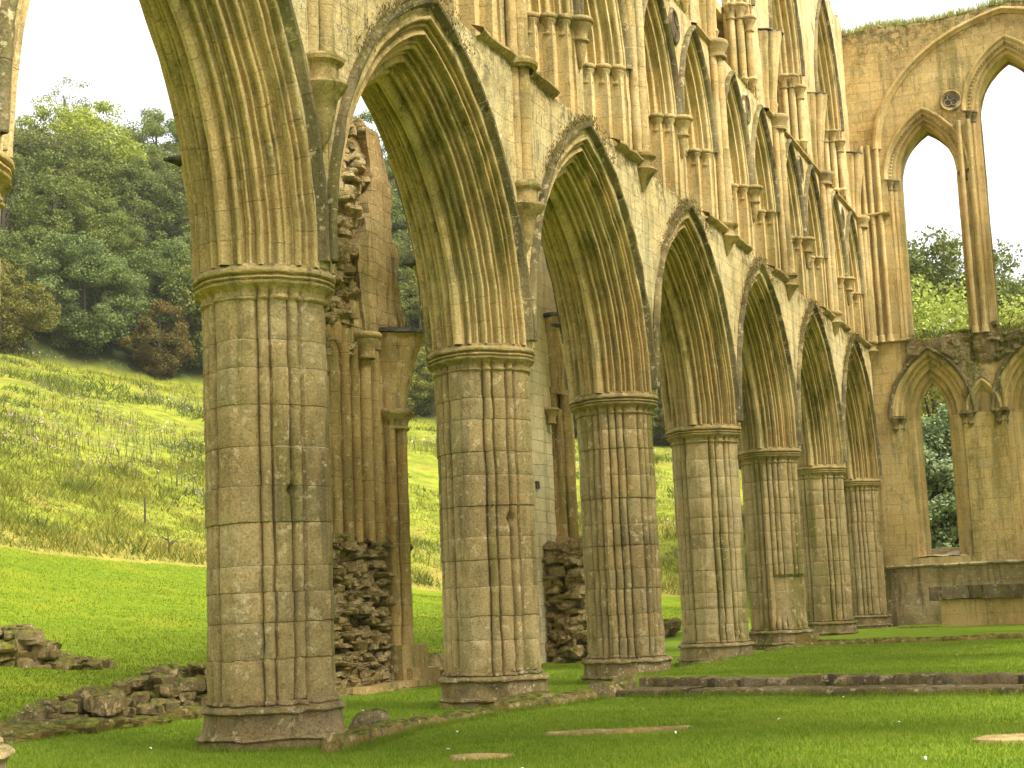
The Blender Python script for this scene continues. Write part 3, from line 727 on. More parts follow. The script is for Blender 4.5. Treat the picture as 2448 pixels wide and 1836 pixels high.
wall_face(mb, 2 * L - .6, 6.07 * L, 14.1, 21.2, [(o[0], 1.74, CC, CS, CB, 1) for o in cops], cback, .02, 8, ztop=ctop)
# wall-top surface
uu = np.arange(2 * L - .6, 6.07 * L, .2); P = np.array([[(u, y, ctop(u) + (.12 * float(vnoise(np.array([u * 3, 1., 0]), 2)) if j == 1 else 0)) for j, y in enumerate((CF, -.3, .12))] for u in uu]); mb.grid(P)
# ledge over the gallery, passage floor, outer passage wall and its lintel
mb.box((0, CF - .1, 14.08), (6 * L, .72, 14.24), .01, (60, 3, 1))
mb.box((2 * L, .75, 14.24), (6.07 * L, .98, 16.75), .01, (40, 1, 6)); mb.box((2 * L, .13, 16.72), (6.07 * L, 1.0, 16.95), .01, (40, 2, 1))
mb.build('clerestory_wall', M_WALL, WALL, 60)

# ---- vault shafts, corbels and springers on the piers' line
def vault_shaft(k):
    x0 = k * L; low = k <= 1
    zb = 7.75 if low else 9.75
    mb = MB()
    ztop = 13.85 if k >= 0 else 9.2
    rs = np.random.default_rng(k + 300)
    for dx, y, r in ((-.17, -.80, .085), (0, -.88, .115), (.17, -.80, .085)):
        zz = np.linspace(zb, ztop, 40)
        mb.lathe((x0 + dx, y, 0), [(r + .003 * rs.normal(), z) for z in zz], 14)
    P = mb.v; mb.v = [rough(v, .006, 4, k) for v in P]
    root = mb.build('vault_shaft', M_ARCH, WALL, 45)
    mb = MB()
    if low:
        mb.lathe((x0, -.80, 6.70), [(.02, 0), (.10, .15), (.17, .45), (.20, .60), (.30, .68), (.33, .74), (.30, .78), (.22, .80), (.22, .98), (.29, 1.02), (.30, 1.07), (.24, 1.12), (.0, 1.14)], 18)
        if k >= 0: mb.lathe((x0, -.80, 9.60), [(.25, 0), (.31, .04), (.32, .10), (.27, .15), (.25, .18), (.22, .19)], 18)
    else:
        mb.lathe((x0, -.80, 9.16), [(.02, 0), (.09, .10), (.17, .26), (.27, .36), (.31, .41), (.28, .45), (.22, .48), (.22, .62), (.29, .66), (.30, .71), (.24, .75), (.0, .76)], 18)
    mb.v = [rough(v, .018, 5, k + 3) for v in mb.v]
    mb.build('corbel', M_CAP, root, 45)
    if k >= 2 or k in (0, 1):
        mb = MB()
        for z, r in ((13.82, .24),):
            mb.lathe((x0, -.80, z), [(r * .92, -.02), (r * 1.12, .0), (r * 1.14, .05), (r * .98, .08), (r * 1.02, .14), (r * 1.35, .28), (r * 1.42, .33), (r * 1.36, .38), (r * 1.1, .42), (0, .43)], 20)
        mb.v = [rough(v, .012, 5, k + 3) for v in mb.v]
        mb.build('capital', M_CAP, root, 45)
    return root
for k in range(0, 7): vault_shaft(k)
def vault_springer(k):
    x0 = k * L; mb = MB(); n = 61
    a = np.linspace(0, pi, n); rip = .92 + .20 * np.abs(np.sin(a * 2.5)) ** .6 + .05 * np.abs(np.sin(a * 7.5))
    rows = []; ts = np.linspace(0, 1, 12)
    top = 16.5 + .12 * ((k * 7) % 3 - 1)
    for t in ts:
        w = .19 + .24 * t ** 1.7; p = .28 + .24 * t ** 1.7
        rows.append(np.stack([x0 + w * rip * np.cos(a), CF + .04 - p * rip * np.sin(a), np.full(n, 14.24 + (top - 14.24) * t)], -1))
    cap = rows[-1].copy(); cap[:, 1] = CF; cap[:, 0] = x0 + (cap[:, 0] - x0) * .4
    P = rough(np.array(rows + [cap]), .012, 3, k)
    mb.grid(P, np.stack([np.repeat(np.floor(a / .45)[None] + .5, 13, 0), np.repeat(np.append(ts, 1.0)[:, None] * 5, n, 1)], -1))
    sp = mb.build('vault_springer', M_ARCH, WALL, 40)
    mb = MB()
    rr = [1.0, 1.12]
    A = np.linspace(0, pi, 25); lid = []
    for z, s in ((top + .012, 0.0), (top + .02, 1.10), (top - .012, 1.12), (top - .02, 1.06)):
        lid.append(np.stack([x0 + s * .43 * np.cos(A), CF - s * .52 * np.sin(A) + .02, np.full(25, z) + .05 * (1 - np.sin(A))], -1))
    mb.grid(rough(np.array(lid), .03, 4, k)); mb.build('lead_capping', M_LEAD_SHADE, sp, 40)
for k in range(2, 7): vault_springer(k)
# turf and fern rooted on the wall tops
def tufts(name, pts, hgt, mat, parent=None, n=14, w=.03, seed=1, **tags):
    r = np.random.default_rng(seed); V = []; F = []
    pts = np.asarray(pts, float); N = len(pts) * n
    b = np.repeat(pts, n, 0) + np.c_[r.normal(0, .09, (N, 2)), r.uniform(-.04, .0, N)]
    h = hgt * r.uniform(.35, 1.1, N); lean = r.normal(0, .35, (N, 2)) * h[:, None]
    an = r.uniform(0, 2 * pi, N); s = np.c_[np.cos(an), np.sin(an), 0 * an] * w / 2
    tip = b + np.c_[lean, h]; mid = b + np.c_[lean * .35, h * .6]
    V = np.stack([b - s, b + s, mid + s * .7, tip, mid - s * .7], 1).reshape(-1, 3)
    i = np.arange(N) * 5
    mb = MB(); mb.add(V, np.concatenate([np.stack([i, i + 1, i + 2], -1), np.stack([i, i + 2, i + 4], -1), np.stack([i + 4, i + 2, i + 3], -1)]))
    return mb.build(name, mat, parent, 0, **tags)

# the opposite side of the vessel stands just outside the picture on the right
mb = MB(); YS = -11.9
sop = [(bay(k)[0], 2.9 - bay(k)[1], bay(k)[2], ZS, ZS, 1) for k in range(-1, 6)]
for yy_ in (YS + .8, YS - .8):
    wall_face(mb, XP0, 6.07 * L, ZS, 9.7, sop, lambda u, d, z, yy_=yy_: np.stack([u, np.full(np.shape(u), yy_), z], -1), .03, 15)
    wall_face(mb, XP0, 6.07 * L, 9.7, 14.2, [(k * L + L / 2 + s_ * 1.45, 1.1, GC, GS, GB, 1) for k in range(0, 6) for s_ in (-1, 1)], lambda u, d, z, yy_=yy_: np.stack([u, np.full(np.shape(u), yy_), z], -1), .03, 15)
    wall_face(mb, XP0, 6.07 * L, 14.2, 21.2, [(k * L + L / 2, 1.5, CC, CS, CB, 1) for k in range(0, 6)], lambda u, d, z, yy_=yy_: np.stack([u, np.full(np.shape(u), yy_ * .4 + YS * .6), z], -1), .03, 15)
for k in range(-1, 6):
    x_, da_, c_ = bay(k); pr_ = np.array([(2.9 - da_, .8), (2.4 - da_, .3), (2.4 - da_, -.3), (2.9 - da_, -.8)])
    arch_sweep(mb, pr_, np.arange(4.), c_, ZS, lambda u, d, z, x_=x_: np.stack([x_ + u, YS + d, z], -1), 9, 24)
for k in range(-1, 7):
    th_, rc_ = section('AB'[k % 2]); x_ = k * L if k >= 0 else XP0
    mb.grid(np.array([np.stack([x_ + s_ * rc_ * np.cos(th_), YS + s_ * rc_ * np.sin(th_), np.full(len(th_), z_)], -1) for z_, s_ in ((-.3, 1.25), (.45, 1.2), (.5, 1), (4.9, 1), (5.1, 1.2), (5.28, 1.25), (5.3, .2))]))
mb.build('opposite_nave_wall', M_WALL, None, 45, kind='structure')

# ------------------------------------------------------------------ the end wall
EW = empty('end_wall', (XE, 0, .38), 'gabled end wall closing the view on the right, two tiers of tall lancet windows and turf on top', 'wall')
OFF = np.array([-XE, 0, -.38])
def epl(yc, d0=0.0): return lambda u, d, z: np.stack([XE + d0 + d, yc - u, z], -1) + OFF
eface = lambda u, d, z: np.stack([XE + d, -u, z], -1) + OFF
TH = 1.35
YC = [-2.62, -5.95, -9.28]; UP = [-3.08, -5.95, -8.82]
lo_ops = [(-y, 1.30, 1.22, 7.3, 7.3, 1) for y in YC] + [(-y, .46, .75, 7.3, 7.3, 1) for y in (-4.28, -7.62)]
up_ops = [(3.08, 1.33, 1.2, 15.5, 10.0, 1), (5.95, 1.44, 1.1, 17.5, 10.0, 1), (8.82, 1.33, 1.2, 15.5, 10.0, 1)]
mb = MB()
lmb = MB(); wall_face(lmb, -1.0, 13, .0, 2.3, [], eface, .015, 31); lmb.build('lower_walling', M_LOW, EW, 60)
lo_side = [(-y, 1.30, 1.22, 7.3, 2.55, 1) for y in YC]
jamb_ops = [(-y, .86, .6, 7.3, 2.55, 1) for y in YC]
# below the imposts the wall runs flush up to the inner jamb order
for a, b in ((-1.0, 2.62 - .98), (2.62 + .98, 5.95 - .98), (5.95 + .98, 9.28 - .98), (9.28 + .98, 13)):
    wall_face(mb, a, b, 2.3, 7.3, [], eface, .015, 32)
for y in YC: wall_face(mb, -y - .98, -y + .98, 2.3, 2.62, [], eface, .02, 32)
wall_face(mb, -1.0, 13, 7.3, 9.9, lo_ops, eface, .025, 33)
def topz(u): return 20.85 + .10 * float(vnoise(np.array([u * 1.1, 3., 0]), 6)) + .07 * float(vnoise(np.array([u * 4, 3., 0]), 6)) + .02 * u
# upper tier stands on a ragged broken sill
def sill(u): return 9.9
u_ops2 = [(o[0], o[1], o[2], o[3], 9.9, 1) for o in up_ops]
wall_face(mb, -1.0, 13, 9.9, 20.9, u_ops2, eface, .022, 34, ztop=topz)
bk = lambda u, d, z: np.stack([XE + TH + d, -u, z], -1) + OFF
wall_face(mb, -1.0, 13, .0, 9.9, [(-y, .62, .9, 7.3, 2.6, 1) for y in YC], bk, .02, 35)
wall_face(mb, -1.0, 13, 9.9, 20.9, [(3.08, 1.0, 1.0, 15.5, 9.9, 1), (5.95, 1.05, 1.0, 17.5, 9.9, 1), (8.82, 1.0, 1.0, 15.5, 9.9, 1)], bk, .02, 35, ztop=topz)
uu = np.arange(-1, 13, .2); mb.grid(np.array([[(XE + d - XE, -u, topz(u) - .38 + (.18 if j in (1, 2) else 0)) for j, d in enumerate((0, .35, 1.0, TH))] for u in uu]))
mb.grid(np.array([[(0, 1.0, z), (TH, 1.0, z)] for z in np.linspace(0, 20.4, 30)])); mb.grid(np.array([[(0, -13, z), (TH, -13, z)] for z in np.linspace(0, 20.7, 30)]))
mb.build('wall_face', M_END, EW, 60)
# lower lancets
def lancet(name, yc, zs, zb, spl, c, els, capz, caps, cin, shafts=True, hood=None, hm=M_HOOD):
    pl = epl(yc)
    p, d = moulded(spl, els, 7)
    mb = MB(); arch_sweep(mb, p, d, c, zs, pl, 9, 34, amp=.008, seed=int(abs(yc) * 10))
    return mb, pl
low_spl = [(1.30, 0), (1.26, .03), (.55, .62), (.46, .66), (.46, .72), (.62, TH)]
low_els = [('fil', .05, 0), ('roll', .13, .05), ('hol', .09, .045), ('roll', .09, .035), ('hol', .11, .05), ('keel', .12, .045), ('hol', .10, .05), ('roll', .12, .045), ('hol', .06, .03), ('fil', .16, 0), ('fil', .55, 0)]
lowj = np.array([(.98, 0), (.98, .10), (.80, .10), (.80, .32), (.66, .32), (.60, .46), (.54, .46), (.46, .62), (.46, .72), (.62, TH)]); lowjd = np.concatenate([[0], np.cumsum(np.hypot(*np.diff(lowj, axis=0).T))])
for y in YC:
    pl = epl(y); p, d = moulded(low_spl, low_els, 7)
    mb = MB(); arch_sweep(mb, p, d, 1.22, 7.3, pl, 9, 34, amp=.008, seed=int(-y * 7)); jamb_sweep(mb, lowj, lowjd, 2.55, 7.3, pl, .38, 5, amp=.012)
    # soffit ledge joining the wide arch head to the narrower jambs, and the sill
    for s in (-1, 1):
        mb.grid(np.array([[pl(np.array(s * 1.30), np.array(0.), np.array(7.3)), pl(np.array(s * .98), np.array(0.), np.array(7.3))], [pl(np.array(s * .8), np.array(.45), np.array(7.3)), pl(np.array(s * .6), np.array(.45), np.array(7.3))]]))
    mb.grid(rough(np.array([[pl(np.array(u), np.array(dd), np.array(2.62 + .25 * dd)) for u in np.linspace(-.98, .98, 9)] for dd in np.linspace(0, TH, 5)]), .05, 3, 2))
    root = mb.build('lower_lancet', M_ENDM, EW, 38)
    mb = MB(); hp = [(1.44, 0), (1.45, -.05), (1.42, -.11), (1.36, -.12), (1.31, -.06), (1.29, 0)]
    arch_sweep(mb, hp, np.zeros(6), 1.22, 7.3, pl, 8, 28, amp=.02, seed=4); mb.build('hood_mould', M_HOOD, root, 40)
    for s in (-1, 1):
        mb = MB()
        for uu_, dd_ in ((1.22, -.02), (1.02, .10)):
            q = pl(np.array(s * uu_), np.array(dd_), np.array(6.93)); ring_cap(mb, q[0], q[1], q[2], q[2] + .40, .085, 12)
            mb.lathe((q[0], q[1], q[2] - .1), [(.03, 0), (.07, .05), (.085, .1)], 10)
        mb.box(tuple(np.minimum(pl(np.array(s * .9), np.array(-.16), np.array(7.27)), pl(np.array(s * 1.42), np.array(.2), np.array(7.36)))), tuple(np.maximum(pl(np.array(s * .9), np.array(-.16), np.array(7.27)), pl(np.array(s * 1.42), np.array(.2), np.array(7.36)))), .015, (3, 4, 1), 5)
        mb.build('impost_capital', M_HOOD, root, 45)
for y in (-4.28, -7.62):
    pl = epl(y); spl = [(.46, 0), (.44, .02), (.36, .12), (.34, .16)]
    p, d = moulded(spl, [('fil', .03, 0), ('roll', .09, .03), ('hol', .06, .03), ('roll', .05, .015)], 6)
    mb = MB(); arch_sweep(mb, p, d, .75, 7.3, pl, 5, 20, amp=.006, seed=2)
    wall_face(mb, -.5, .5, 7.3, 8.6, [], lambda u, d, z, y=y: np.stack([np.full(np.shape(u), .16), y - u, z - .38], -1), .006, 3)
    rt = mb.build('blind_lancet', M_ENDM, EW, 38)
    mb = MB(); hp = [(.58, 0), (.58, -.05), (.54, -.09), (.49, -.06), (.45, 0)]; arch_sweep(mb, hp, np.zeros(5), .75, 7.3, pl, 5, 18, amp=.01, seed=4); mb.build('hood_mould', M_ENDM, rt, 40)
# upper lancets
for yc, a, c, zs, nm in ((-3.08, 1.33, 1.2, 15.5, 's'), (-5.95, 1.44, 1.1, 17.5, 'c'), (-8.82, 1.33, 1.2, 15.5, 's')):
    pl = epl(yc); ai = a - .40
    spl = [(a, 0), (a - .03, .02), (ai + .03, .40), (ai, .44), (ai, .62), (ai + .07, TH)]
    p, d = moulded(spl, [('fil', .03, 0), ('roll', .10, .035), ('hol', .07, .035), ('keel', .09, .035), ('hol', .08, .04), ('roll', .09, .035), ('fil', .14, 0), ('fil', .7, 0)], 7)
    mb = MB(); arch_sweep(mb, p, d, c, zs, pl, 10, 36, amp=.008, seed=5)
    j = np.array([(a, 0), (a, .05), (a - .14, .05), (a - .14, .2), (a - .27, .2), (a - .27, .36), (ai, .36), (ai, .62), (ai + .07, TH)]); jd = np.concatenate([[0], np.cumsum(np.hypot(*np.diff(j, axis=0).T))])
    jamb_sweep(mb, j, jd, 9.9, zs, pl, .4, 6, amp=.01)
    root = mb.build('upper_lancet', M_ENDM, EW, 38)
    mb = MB(); hp = [(a + .12, 0), (a + .12, -.05), (a + .09, -.09), (a + .04, -.08), (a, -.02), (a - .01, 0)]
    arch_sweep(mb, hp, np.zeros(6), c, zs, pl, 9, 28, amp=.012, seed=4); mb.build('hood_mould', M_ENDM, root, 40)
    for s in (-1, 1):
        for du, dd in ((.07, .10), (.20, .25)):
            q = pl(np.array(s * (a - du)), np.array(dd), np.array(zs - .36))
            mb = MB(); ring_cap(mb, q[0], q[1], q[2], q[2] + .38, .078, 12); mb.build('capital', M_HOOD, root, 45)
            mb = MB(); mb.lathe((q[0], q[1], 0), [(.07, z) for z in np.linspace(9.9 - .38, q[2], 18)], 10); mb.v = [rough(v, .008, 4, 2) for v in mb.v]
            mb.build('jamb_shaft', M_ENDM, root, 45)
        # dog-tooth studs up the jamb and round the head
        mb = MB()
        xx, zz = arch_curve(a - .10, c, zs, 22)
        sts = [(s * x_, z_) for x_, z_ in zip(xx, zz)] + ([(s * (a + .28), z_) for z_ in np.arange(zs - 3.4, zs - .6, .22)] if nm == 'c' else [])
        for u_, z_ in sts:
            q = pl(np.array(u_), np.array(.04 if abs(u_) < a else .0), np.array(z_)); 
            mb.add([q + np.array(o) for o in ((-.06, 0, 0), (.02, .045, .045), (.02, -.045, .045), (.02, -.045, -.045), (.02, .045, -.045))], [(0, 1, 2), (0, 2, 3), (0, 3, 4), (0, 4, 1)])
        mb.build('dogtooth_ornament', M_ENDM, root, 0)
# great wall-rib of the lost vault
mb = MB(); pl = epl(-5.95)
hp = [(4.62, 0), (4.62, -.08), (4.56, -.16), (4.48, -.17), (4.42, -.10), (4.40, -.08), (4.34, -.05), (4.32, 0)]
cR = 1.5; vs = 4.15 / sqrt(4.4 ** 2 + 2 * 4.4 * cR)
arch_sweep(mb, hp, np.zeros(8), cR, 16.6, pl, 16, 60, vs=vs, amp=.012, seed=4)
mb.build('vault_rib', M_ENDM, EW, 40)
# strings, sills, corner shafts, roundels
mb = MB()
def estring(mb, y0, y1, z, pr=.10, h=.12, gap=0.0, seed=1):
    r = np.random.default_rng(seed); y = y0
    while y > y1:
        w = r.uniform(.6, 1.1)
        if r.random() >= gap:
            sec = np.array([(.02, -.0), (-pr, .03), (-pr - .02, h * .5), (-pr, h * .8), (.02, h)])
            P = np.array([[(d, yy, z - .38 + zz) for d, zz in sec] for yy in np.linspace(y, max(y - w + .01, y1), 4)]); mb.grid(rough(P, .012, 5, seed))
        y -= w
estring(mb, -.75, -13, 2.30, .12, .12, 0, 2); mb.build('sill_string', M_PALE, EW, 40)
mb = MB(); estring(mb, -.5, -2.1, 9.84, .1, .14, 0, 3); estring(mb, -.5, -1.75, 14.25, .17, .16, 0, 4); mb.build('string_course', M_CAP, EW, 40)
for y_ in (-.95, -1.18, -1.45, -4.25, -4.55, -7.35, -7.65):
    mb = MB(); zt = 16.4 if y_ > -2 else 16.8
    mb.lathe((-.06, y_, 0), [(.085, z) for z in np.linspace(9.95 - .38, zt, 30)], 10); mb.v = [rough(v, .012, 3, 2) for v in mb.v]
    mb.lathe((-.06, y_, 9.6 - .38 + .3), [(.14, 0), (.14, .1), (.11, .14), (.12, .2), (.09, .25)], 10)
    mb.build('wall_shaft', M_ENDM, EW, 45)
for y_ in (-4.06, -7.84):
    mb = MB(); t = np.linspace(0, 2 * pi, 37)
    for r0, rr_ in ((.33, .05), (.27, .025)):
        ring = [(r0 + rr_ * cos(a), -rr_ * 1.4 * sin(a)) for a in np.linspace(-.4, pi + .4, 7)]
        mb.grid(np.array([[(yo - .01, y_ + r * cos(tt), 17.93 - .38 + r * sin(tt)) for r, yo in ring] for tt in t]))
    for j in range(3):
        a0 = pi / 2 + j * 2 * pi / 3; cy, cz = .12 * cos(a0), .12 * sin(a0)
        ring = [(.11 + .022 * cos(a), -.03 * sin(a)) for a in np.linspace(-.4, pi + .4, 6)]
        mb.grid(np.array([[(yo - .015, y_ + cy + r * cos(tt), 17.93 - .38 + cz + r * sin(tt)) for r, yo in ring] for tt in t]))
    rt = mb.build('trefoil_roundel', M_ENDM, EW, 40)
    mb = MB(); mb.grid(np.array([[(-.028, y_ + r * cos(tt), 17.93 - .38 + r * sin(tt)) for r in (0, .30)] for tt in t])); mb.build('recess_shade', M_LEAD_SHADE, rt, 0)  # flat dark disc, shade of the trefoil voids put into the colour
# rubble and moss along the broken sill of the upper windows
mb = MB(); r = np.random.default_rng(5)
for i in range(150):
    y_ = r.uniform(-11, -1.9); far = r.uniform(0, 1)
    lowpt = .28 if min(abs(y_ - q) for q in UP) < .8 else .75 * (1 - min(1, abs(abs(min((y_ - q for q in (-4.5, -7.4)), key=abs))) / .9)) + .25
    mb.rock((.25 + r.uniform(-.28, .75), y_, 9.9 - .38 - .35 + r.uniform(0, lowpt)), (r.uniform(.25, .5), r.uniform(.25, .6), r.uniform(.12, .26)), i, yaw=r.uniform(0, 3))
for i in range(130):
    y_ = r.uniform(-11, -2.0); zz_ = r.uniform(8.55, 9.85)
    if any(abs(y_ - q) < 1.5 and zz_ < 9.55 - .85 * abs(y_ - q) + .1 for q in YC) or any(abs(y_ - q) < .7 and zz_ < 9.1 for q in (-4.28, -7.62)): continue
    mb.rock((r.uniform(-.03, .06), y_, zz_ - .38), (r.uniform(.2, .3), r.uniform(.25, .6), r.uniform(.10, .22)), i + 300)
wall_face(mb, 1.95, 11.0, 8.75, 9.88, [(-y, 1.47, 1.3, 7.3, 7.3, 1) for y in YC] + [(-y, .62, .8, 7.3, 7.3, 1) for y in (-4.28, -7.62)], lambda u, d, z: np.stack([np.full(np.shape(u), -.05), -u, z - .38], -1), .085, 37, dz=.12, du=.15)
mb.build('broken_sill', M_BAND, EW, 28)
turf_pts = [(XE + r.uniform(.0, 1.2), -u, topz(u) + .05) for u in r.uniform(-.3, 12.5, 900)]
M_TURF = foliage('dry_turf_blades', (.16, .19, .03), (.30, .31, .06), (.42, .38, .12), .3, .1)
pt = np.array(turf_pts) + OFF
tufts('turf_capping', pt, .32, M_TURF, EW, 16, .022, 3, kind='stuff')
M_FERN = foliage('wall_plant_blades', (.05, .075, .012), (.11, .13, .02), (.20, .20, .04), .3, .1)
pp = np.array([(r.uniform(-.15, .9), r.uniform(-11, -1.9), 9.9 - .30 + r.uniform(-.1, .12)) for _ in range(330)])
pp2 = np.array([(-.08, y_, z_) for y_, z_ in zip(r.uniform(-11, -2.0, 260), r.uniform(8.5, 9.5, 260)) if fbm(np.array([[y_ * .9, z_ * .9, 3.]]), 8, 2)[0] > .12])
tufts('sill_turf', np.concatenate([pp, pp2]), .14, M_FERN, EW, 12, .02, 4, kind='stuff')
# turf on the arcade wall's ledges
led = [(x_, r.uniform(-.67, -.60), 14.23) for x_ in np.concatenate([r.normal(k * L + L / 2 + .35, .45, 26) for k in range(0, 6)])]
led += [(x_, r.uniform(-.5, -.1), 21.25) for x_ in r.uniform(2 * L, 6 * L, 120)]
M_RUST = foliage('rusty_wall_moss', (.14, .10, .035), (.22, .16, .055), (.19, .19, .04), .15, .1)
hm_ = []
for k in range(0, 6):
    xx, zz = arch_curve(3.16, CA, ZS + .1, 200)
    for t_ in r.uniform(.45, 1, 150) ** .8:
        i_ = int(t_ * 199); o_ = abs(r.normal(0, .035)) * (1.8 if t_ > .85 else 1); hm_.append((k * L + L / 2 - xx[i_] - o_ * .6, -.80 - r.uniform(0, .10) * (o_ < .08), zz[i_] + o_ * .8))
    for t_ in r.uniform(.8, 1, 50):
        i_ = int(t_ * 199); o_ = abs(r.normal(0, .035)); hm_.append((k * L + L / 2 + xx[i_] + o_ * .6, -.80 - r.uniform(0, .08) * (o_ < .08), zz[i_] + o_ * .8))
tufts('hood_moss', [q for q in hm_ if q[2] < 9.72], .05, M_RUST, WALL, 9, .02, 16, kind='stuff')
tufts('ledge_turf', led, .15, M_FERN, WALL, 10, .018, 6, kind='stuff')

# ------------------------------------------------------------------ ruined aisle wall
def slab(mb, rows, y0, y1, amp=.03, freq=2.0, seed=0, dz=.16, jag=.0, du=.22, uvs=True):
    rows = np.array(rows, float); zz = np.arange(rows[0, 0], rows[-1, 0] + dz * .5, dz)
    xl = np.interp(zz, rows[:, 0], rows[:, 1]); xr = np.interp(zz, rows[:, 0], rows[:, 2])
    if jag:
        st = np.floor(zz / .33)
        xl = xl + jag * vnoise(np.stack([st * 3.7, st * 0, st * 0 + .5], -1), seed) ; xr = xr + jag * vnoise(np.stack([st * 3.7 + 9.3, st * 0, st * 0 + .5], -1), seed)
    m = max(3, int((xr - xl).max() / du) + 1); t = np.linspace(0, 1, m)
    X = xl[:, None] + t[None] * (xr - xl)[:, None]; Z = np.repeat(zz[:, None], m, 1)
    for y in (y0, y1):
        mb.grid(rough(np.stack([X, np.full(X.shape, y), Z], -1), amp, freq, seed, 3), np.stack([X, Z], -1))
    ys = np.linspace(y0, y1, max(3, int((y1 - y0) / .22) + 1))
    for xe in (xl, xr):
        P = np.stack([np.repeat(xe[:, None], len(ys), 1), np.repeat(ys[None], len(zz), 0), np.repeat(zz[:, None], len(ys), 1)], -1)
        mb.grid(rough(P, amp, freq, seed, 3), np.stack([P[..., 1], P[..., 2]], -1))
    P = np.stack([np.repeat(X[-1][:, None], len(ys), 1), np.repeat(ys[None], m, 0), np.full((m, len(ys)), zz[-1])], -1)
    mb.grid(rough(P, amp, freq, seed, 3), P[..., :2])
def springer(mb, x0, y0, z0, z1, w0, w1, p0, p1, seed=0, skew=0.0):
    n = 41; a = np.linspace(0, pi, n); rip = 1 + .08 * np.abs(np.sin(a * 3)) ** .7; rows = []; ts = np.linspace(0, 1, 9)
    for t in ts:
        w = w0 + (w1 - w0) * t ** 1.6; p = p0 + (p1 - p0) * t ** 1.6
        rows.append(np.stack([x0 + skew * t ** 1.6 + w * rip * np.cos(a), y0 - p * rip * np.sin(a), np.full(n, z0 + (z1 - z0) * t)], -1))
    top = rows[-1].copy(); top[:, 1] = y0; rows.append(top)
    mb.grid(rough(np.array(rows), .02, 3, seed), np.stack([np.repeat(np.floor(a / .5)[None] + .5, 10, 0), np.repeat(np.append(ts, 1)[:, None] * 5, n, 1)], -1))

F1 = empty('aisle_wall_ruin', (12, 5.2, 0), 'tall dark broken aisle wall with a capped vault springer, between the two nearest piers', 'ruin')
def place_part(mb, name, mat, root, smooth=45):
    o = np.array(root.location); mb.v = [v - o for v in mb.v]; return mb.build(name, mat, root, smooth)
mb = MB(); slab(mb, [(-.1, 10.0, 12.7), (2.6, 10.0, 12.7), (6.0, 10.1, 12.7), (7.2, 10.4, 12.9), (8.5, 10.8, 13.0), (9.7, 11.2, 12.7), (11.0, 11.6, 12.6), (11.5, 12.0, 12.4)], 5.0, 6.2, .10, 1.6, 3, jag=.16); 
place_part(mb, 'rubble_core', M_RUB, F1, 60)
mb = MB(); slab(mb, [(6.7, 12.0, 13.1), (7.05, 11.75, 13.45), (7.9, 11.7, 13.6), (8.35, 11.62, 13.3), (8.8, 11.8, 13.5), (9.25, 11.9, 13.0), (9.4, 12.1, 13.1), (10.5, 12.2, 13.12), (10.7, 12.2, 12.95), (11.25, 12.0, 12.5)], 4.78, 5.9, .055, 1.7, 5, jag=.15)
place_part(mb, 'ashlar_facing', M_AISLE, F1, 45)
mb = MB(); slab(mb, [(2.75, 10.3, 12.6), (6.9, 10.5, 12.7), (7.2, 11.0, 12.8), (7.5, 11.4, 12.8)], 4.86, 5.1, .025, 1.4, 6, jag=.05)
for x_, r_ in ((10.55, .10), (10.95, .12), (11.35, .10), (11.78, .14), (12.2, .12)):
    mb.lathe((x_, 4.84, 0), [(r_ + .004 * (i % 2), z) for i, z in enumerate(np.linspace(2.8, 6.6, 12))], 12)
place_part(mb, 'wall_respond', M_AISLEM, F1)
mb = MB(); ring_cap(mb, 11.74, 4.76, 6.4, 6.9, .16, 16); place_part(mb, 'corbel', M_CAP, F1)
mb = MB()
for x_, y_, r_ in ((12.72, 4.78, .12), (12.96, 4.66, .13), (13.18, 4.74, .10)):
    mb.lathe((x_, y_, 0), [(r_ + .004 * (i % 2), z) for i, z in enumerate(np.linspace(.4, 5.15, 26))], 14)
mb.box((12.6, 4.8, 0), (13.3, 5.3, 5.2), .02, (3, 2, 20), 2); mb.v = [rough(v, .012, 3, 2) for v in mb.v]
shf = place_part(mb, 'respond_shaft', M_AISLEM, F1)
mb = MB(); mb.lathe((12.97, 4.8, 5.08), [(.34, 0), (.38, .03), (.38, .06), (.33, .09), (.36, .2), (.46, .29), (.50, .33), (.50, .38), (.42, .42), (0, .43)], 20, sy=.8); place_part(mb, 'capital', M_CAP, F1)
mb = MB(); springer(mb, 12.97, 4.98, 5.5, 7.08, .34, .72, .42, .75, 4, .22); spf = place_part(mb, 'vault_springer', M_AISLEM, F1)
mb = MB(); A = np.linspace(0, pi, 21)
mb.grid(rough(np.array([np.stack([13.2 + s * .80 * np.cos(A), 5.0 - s * .86 * np.sin(A), np.full(21, z)], -1) for s, z in ((0, 7.16), (1, 7.12), (1.02, 7.05), (.92, 7.03))]), .04, 3, 2)); o_ = np.array(F1.location); mb.v = [v - o_ for v in mb.v]; mb.build('lead_capping', M_LEAD_SHADE, spf, 40)
mb = MB(); P = np.array([[(xx, 5.0 - d, z) for d, z in ((.0, 2.62), (.22, 2.68), (.30, 2.76), (.28, 2.82), (0, 2.98))] for xx in np.linspace(11.6, 13.5, 9)]); mb.grid(rough(P, .03, 4, 2)); place_part(mb, 'string_course', M_HOOD, F1)
mb = MB()
r = np.random.default_rng(21)
for i in range(230):
    x_ = r.uniform(10.1, 12.55); z_ = r.uniform(.1, 2.9); mb.rock((x_, 4.93 + r.uniform(-.07, .03), z_), (r.uniform(.25, .65), r.uniform(.3, .4), r.uniform(.09, .22)), i, yaw=r.normal(0, .12), m=9, n=13)
place_part(mb, 'rubble_facing', M_RUB, F1, 28)
mb = MB()
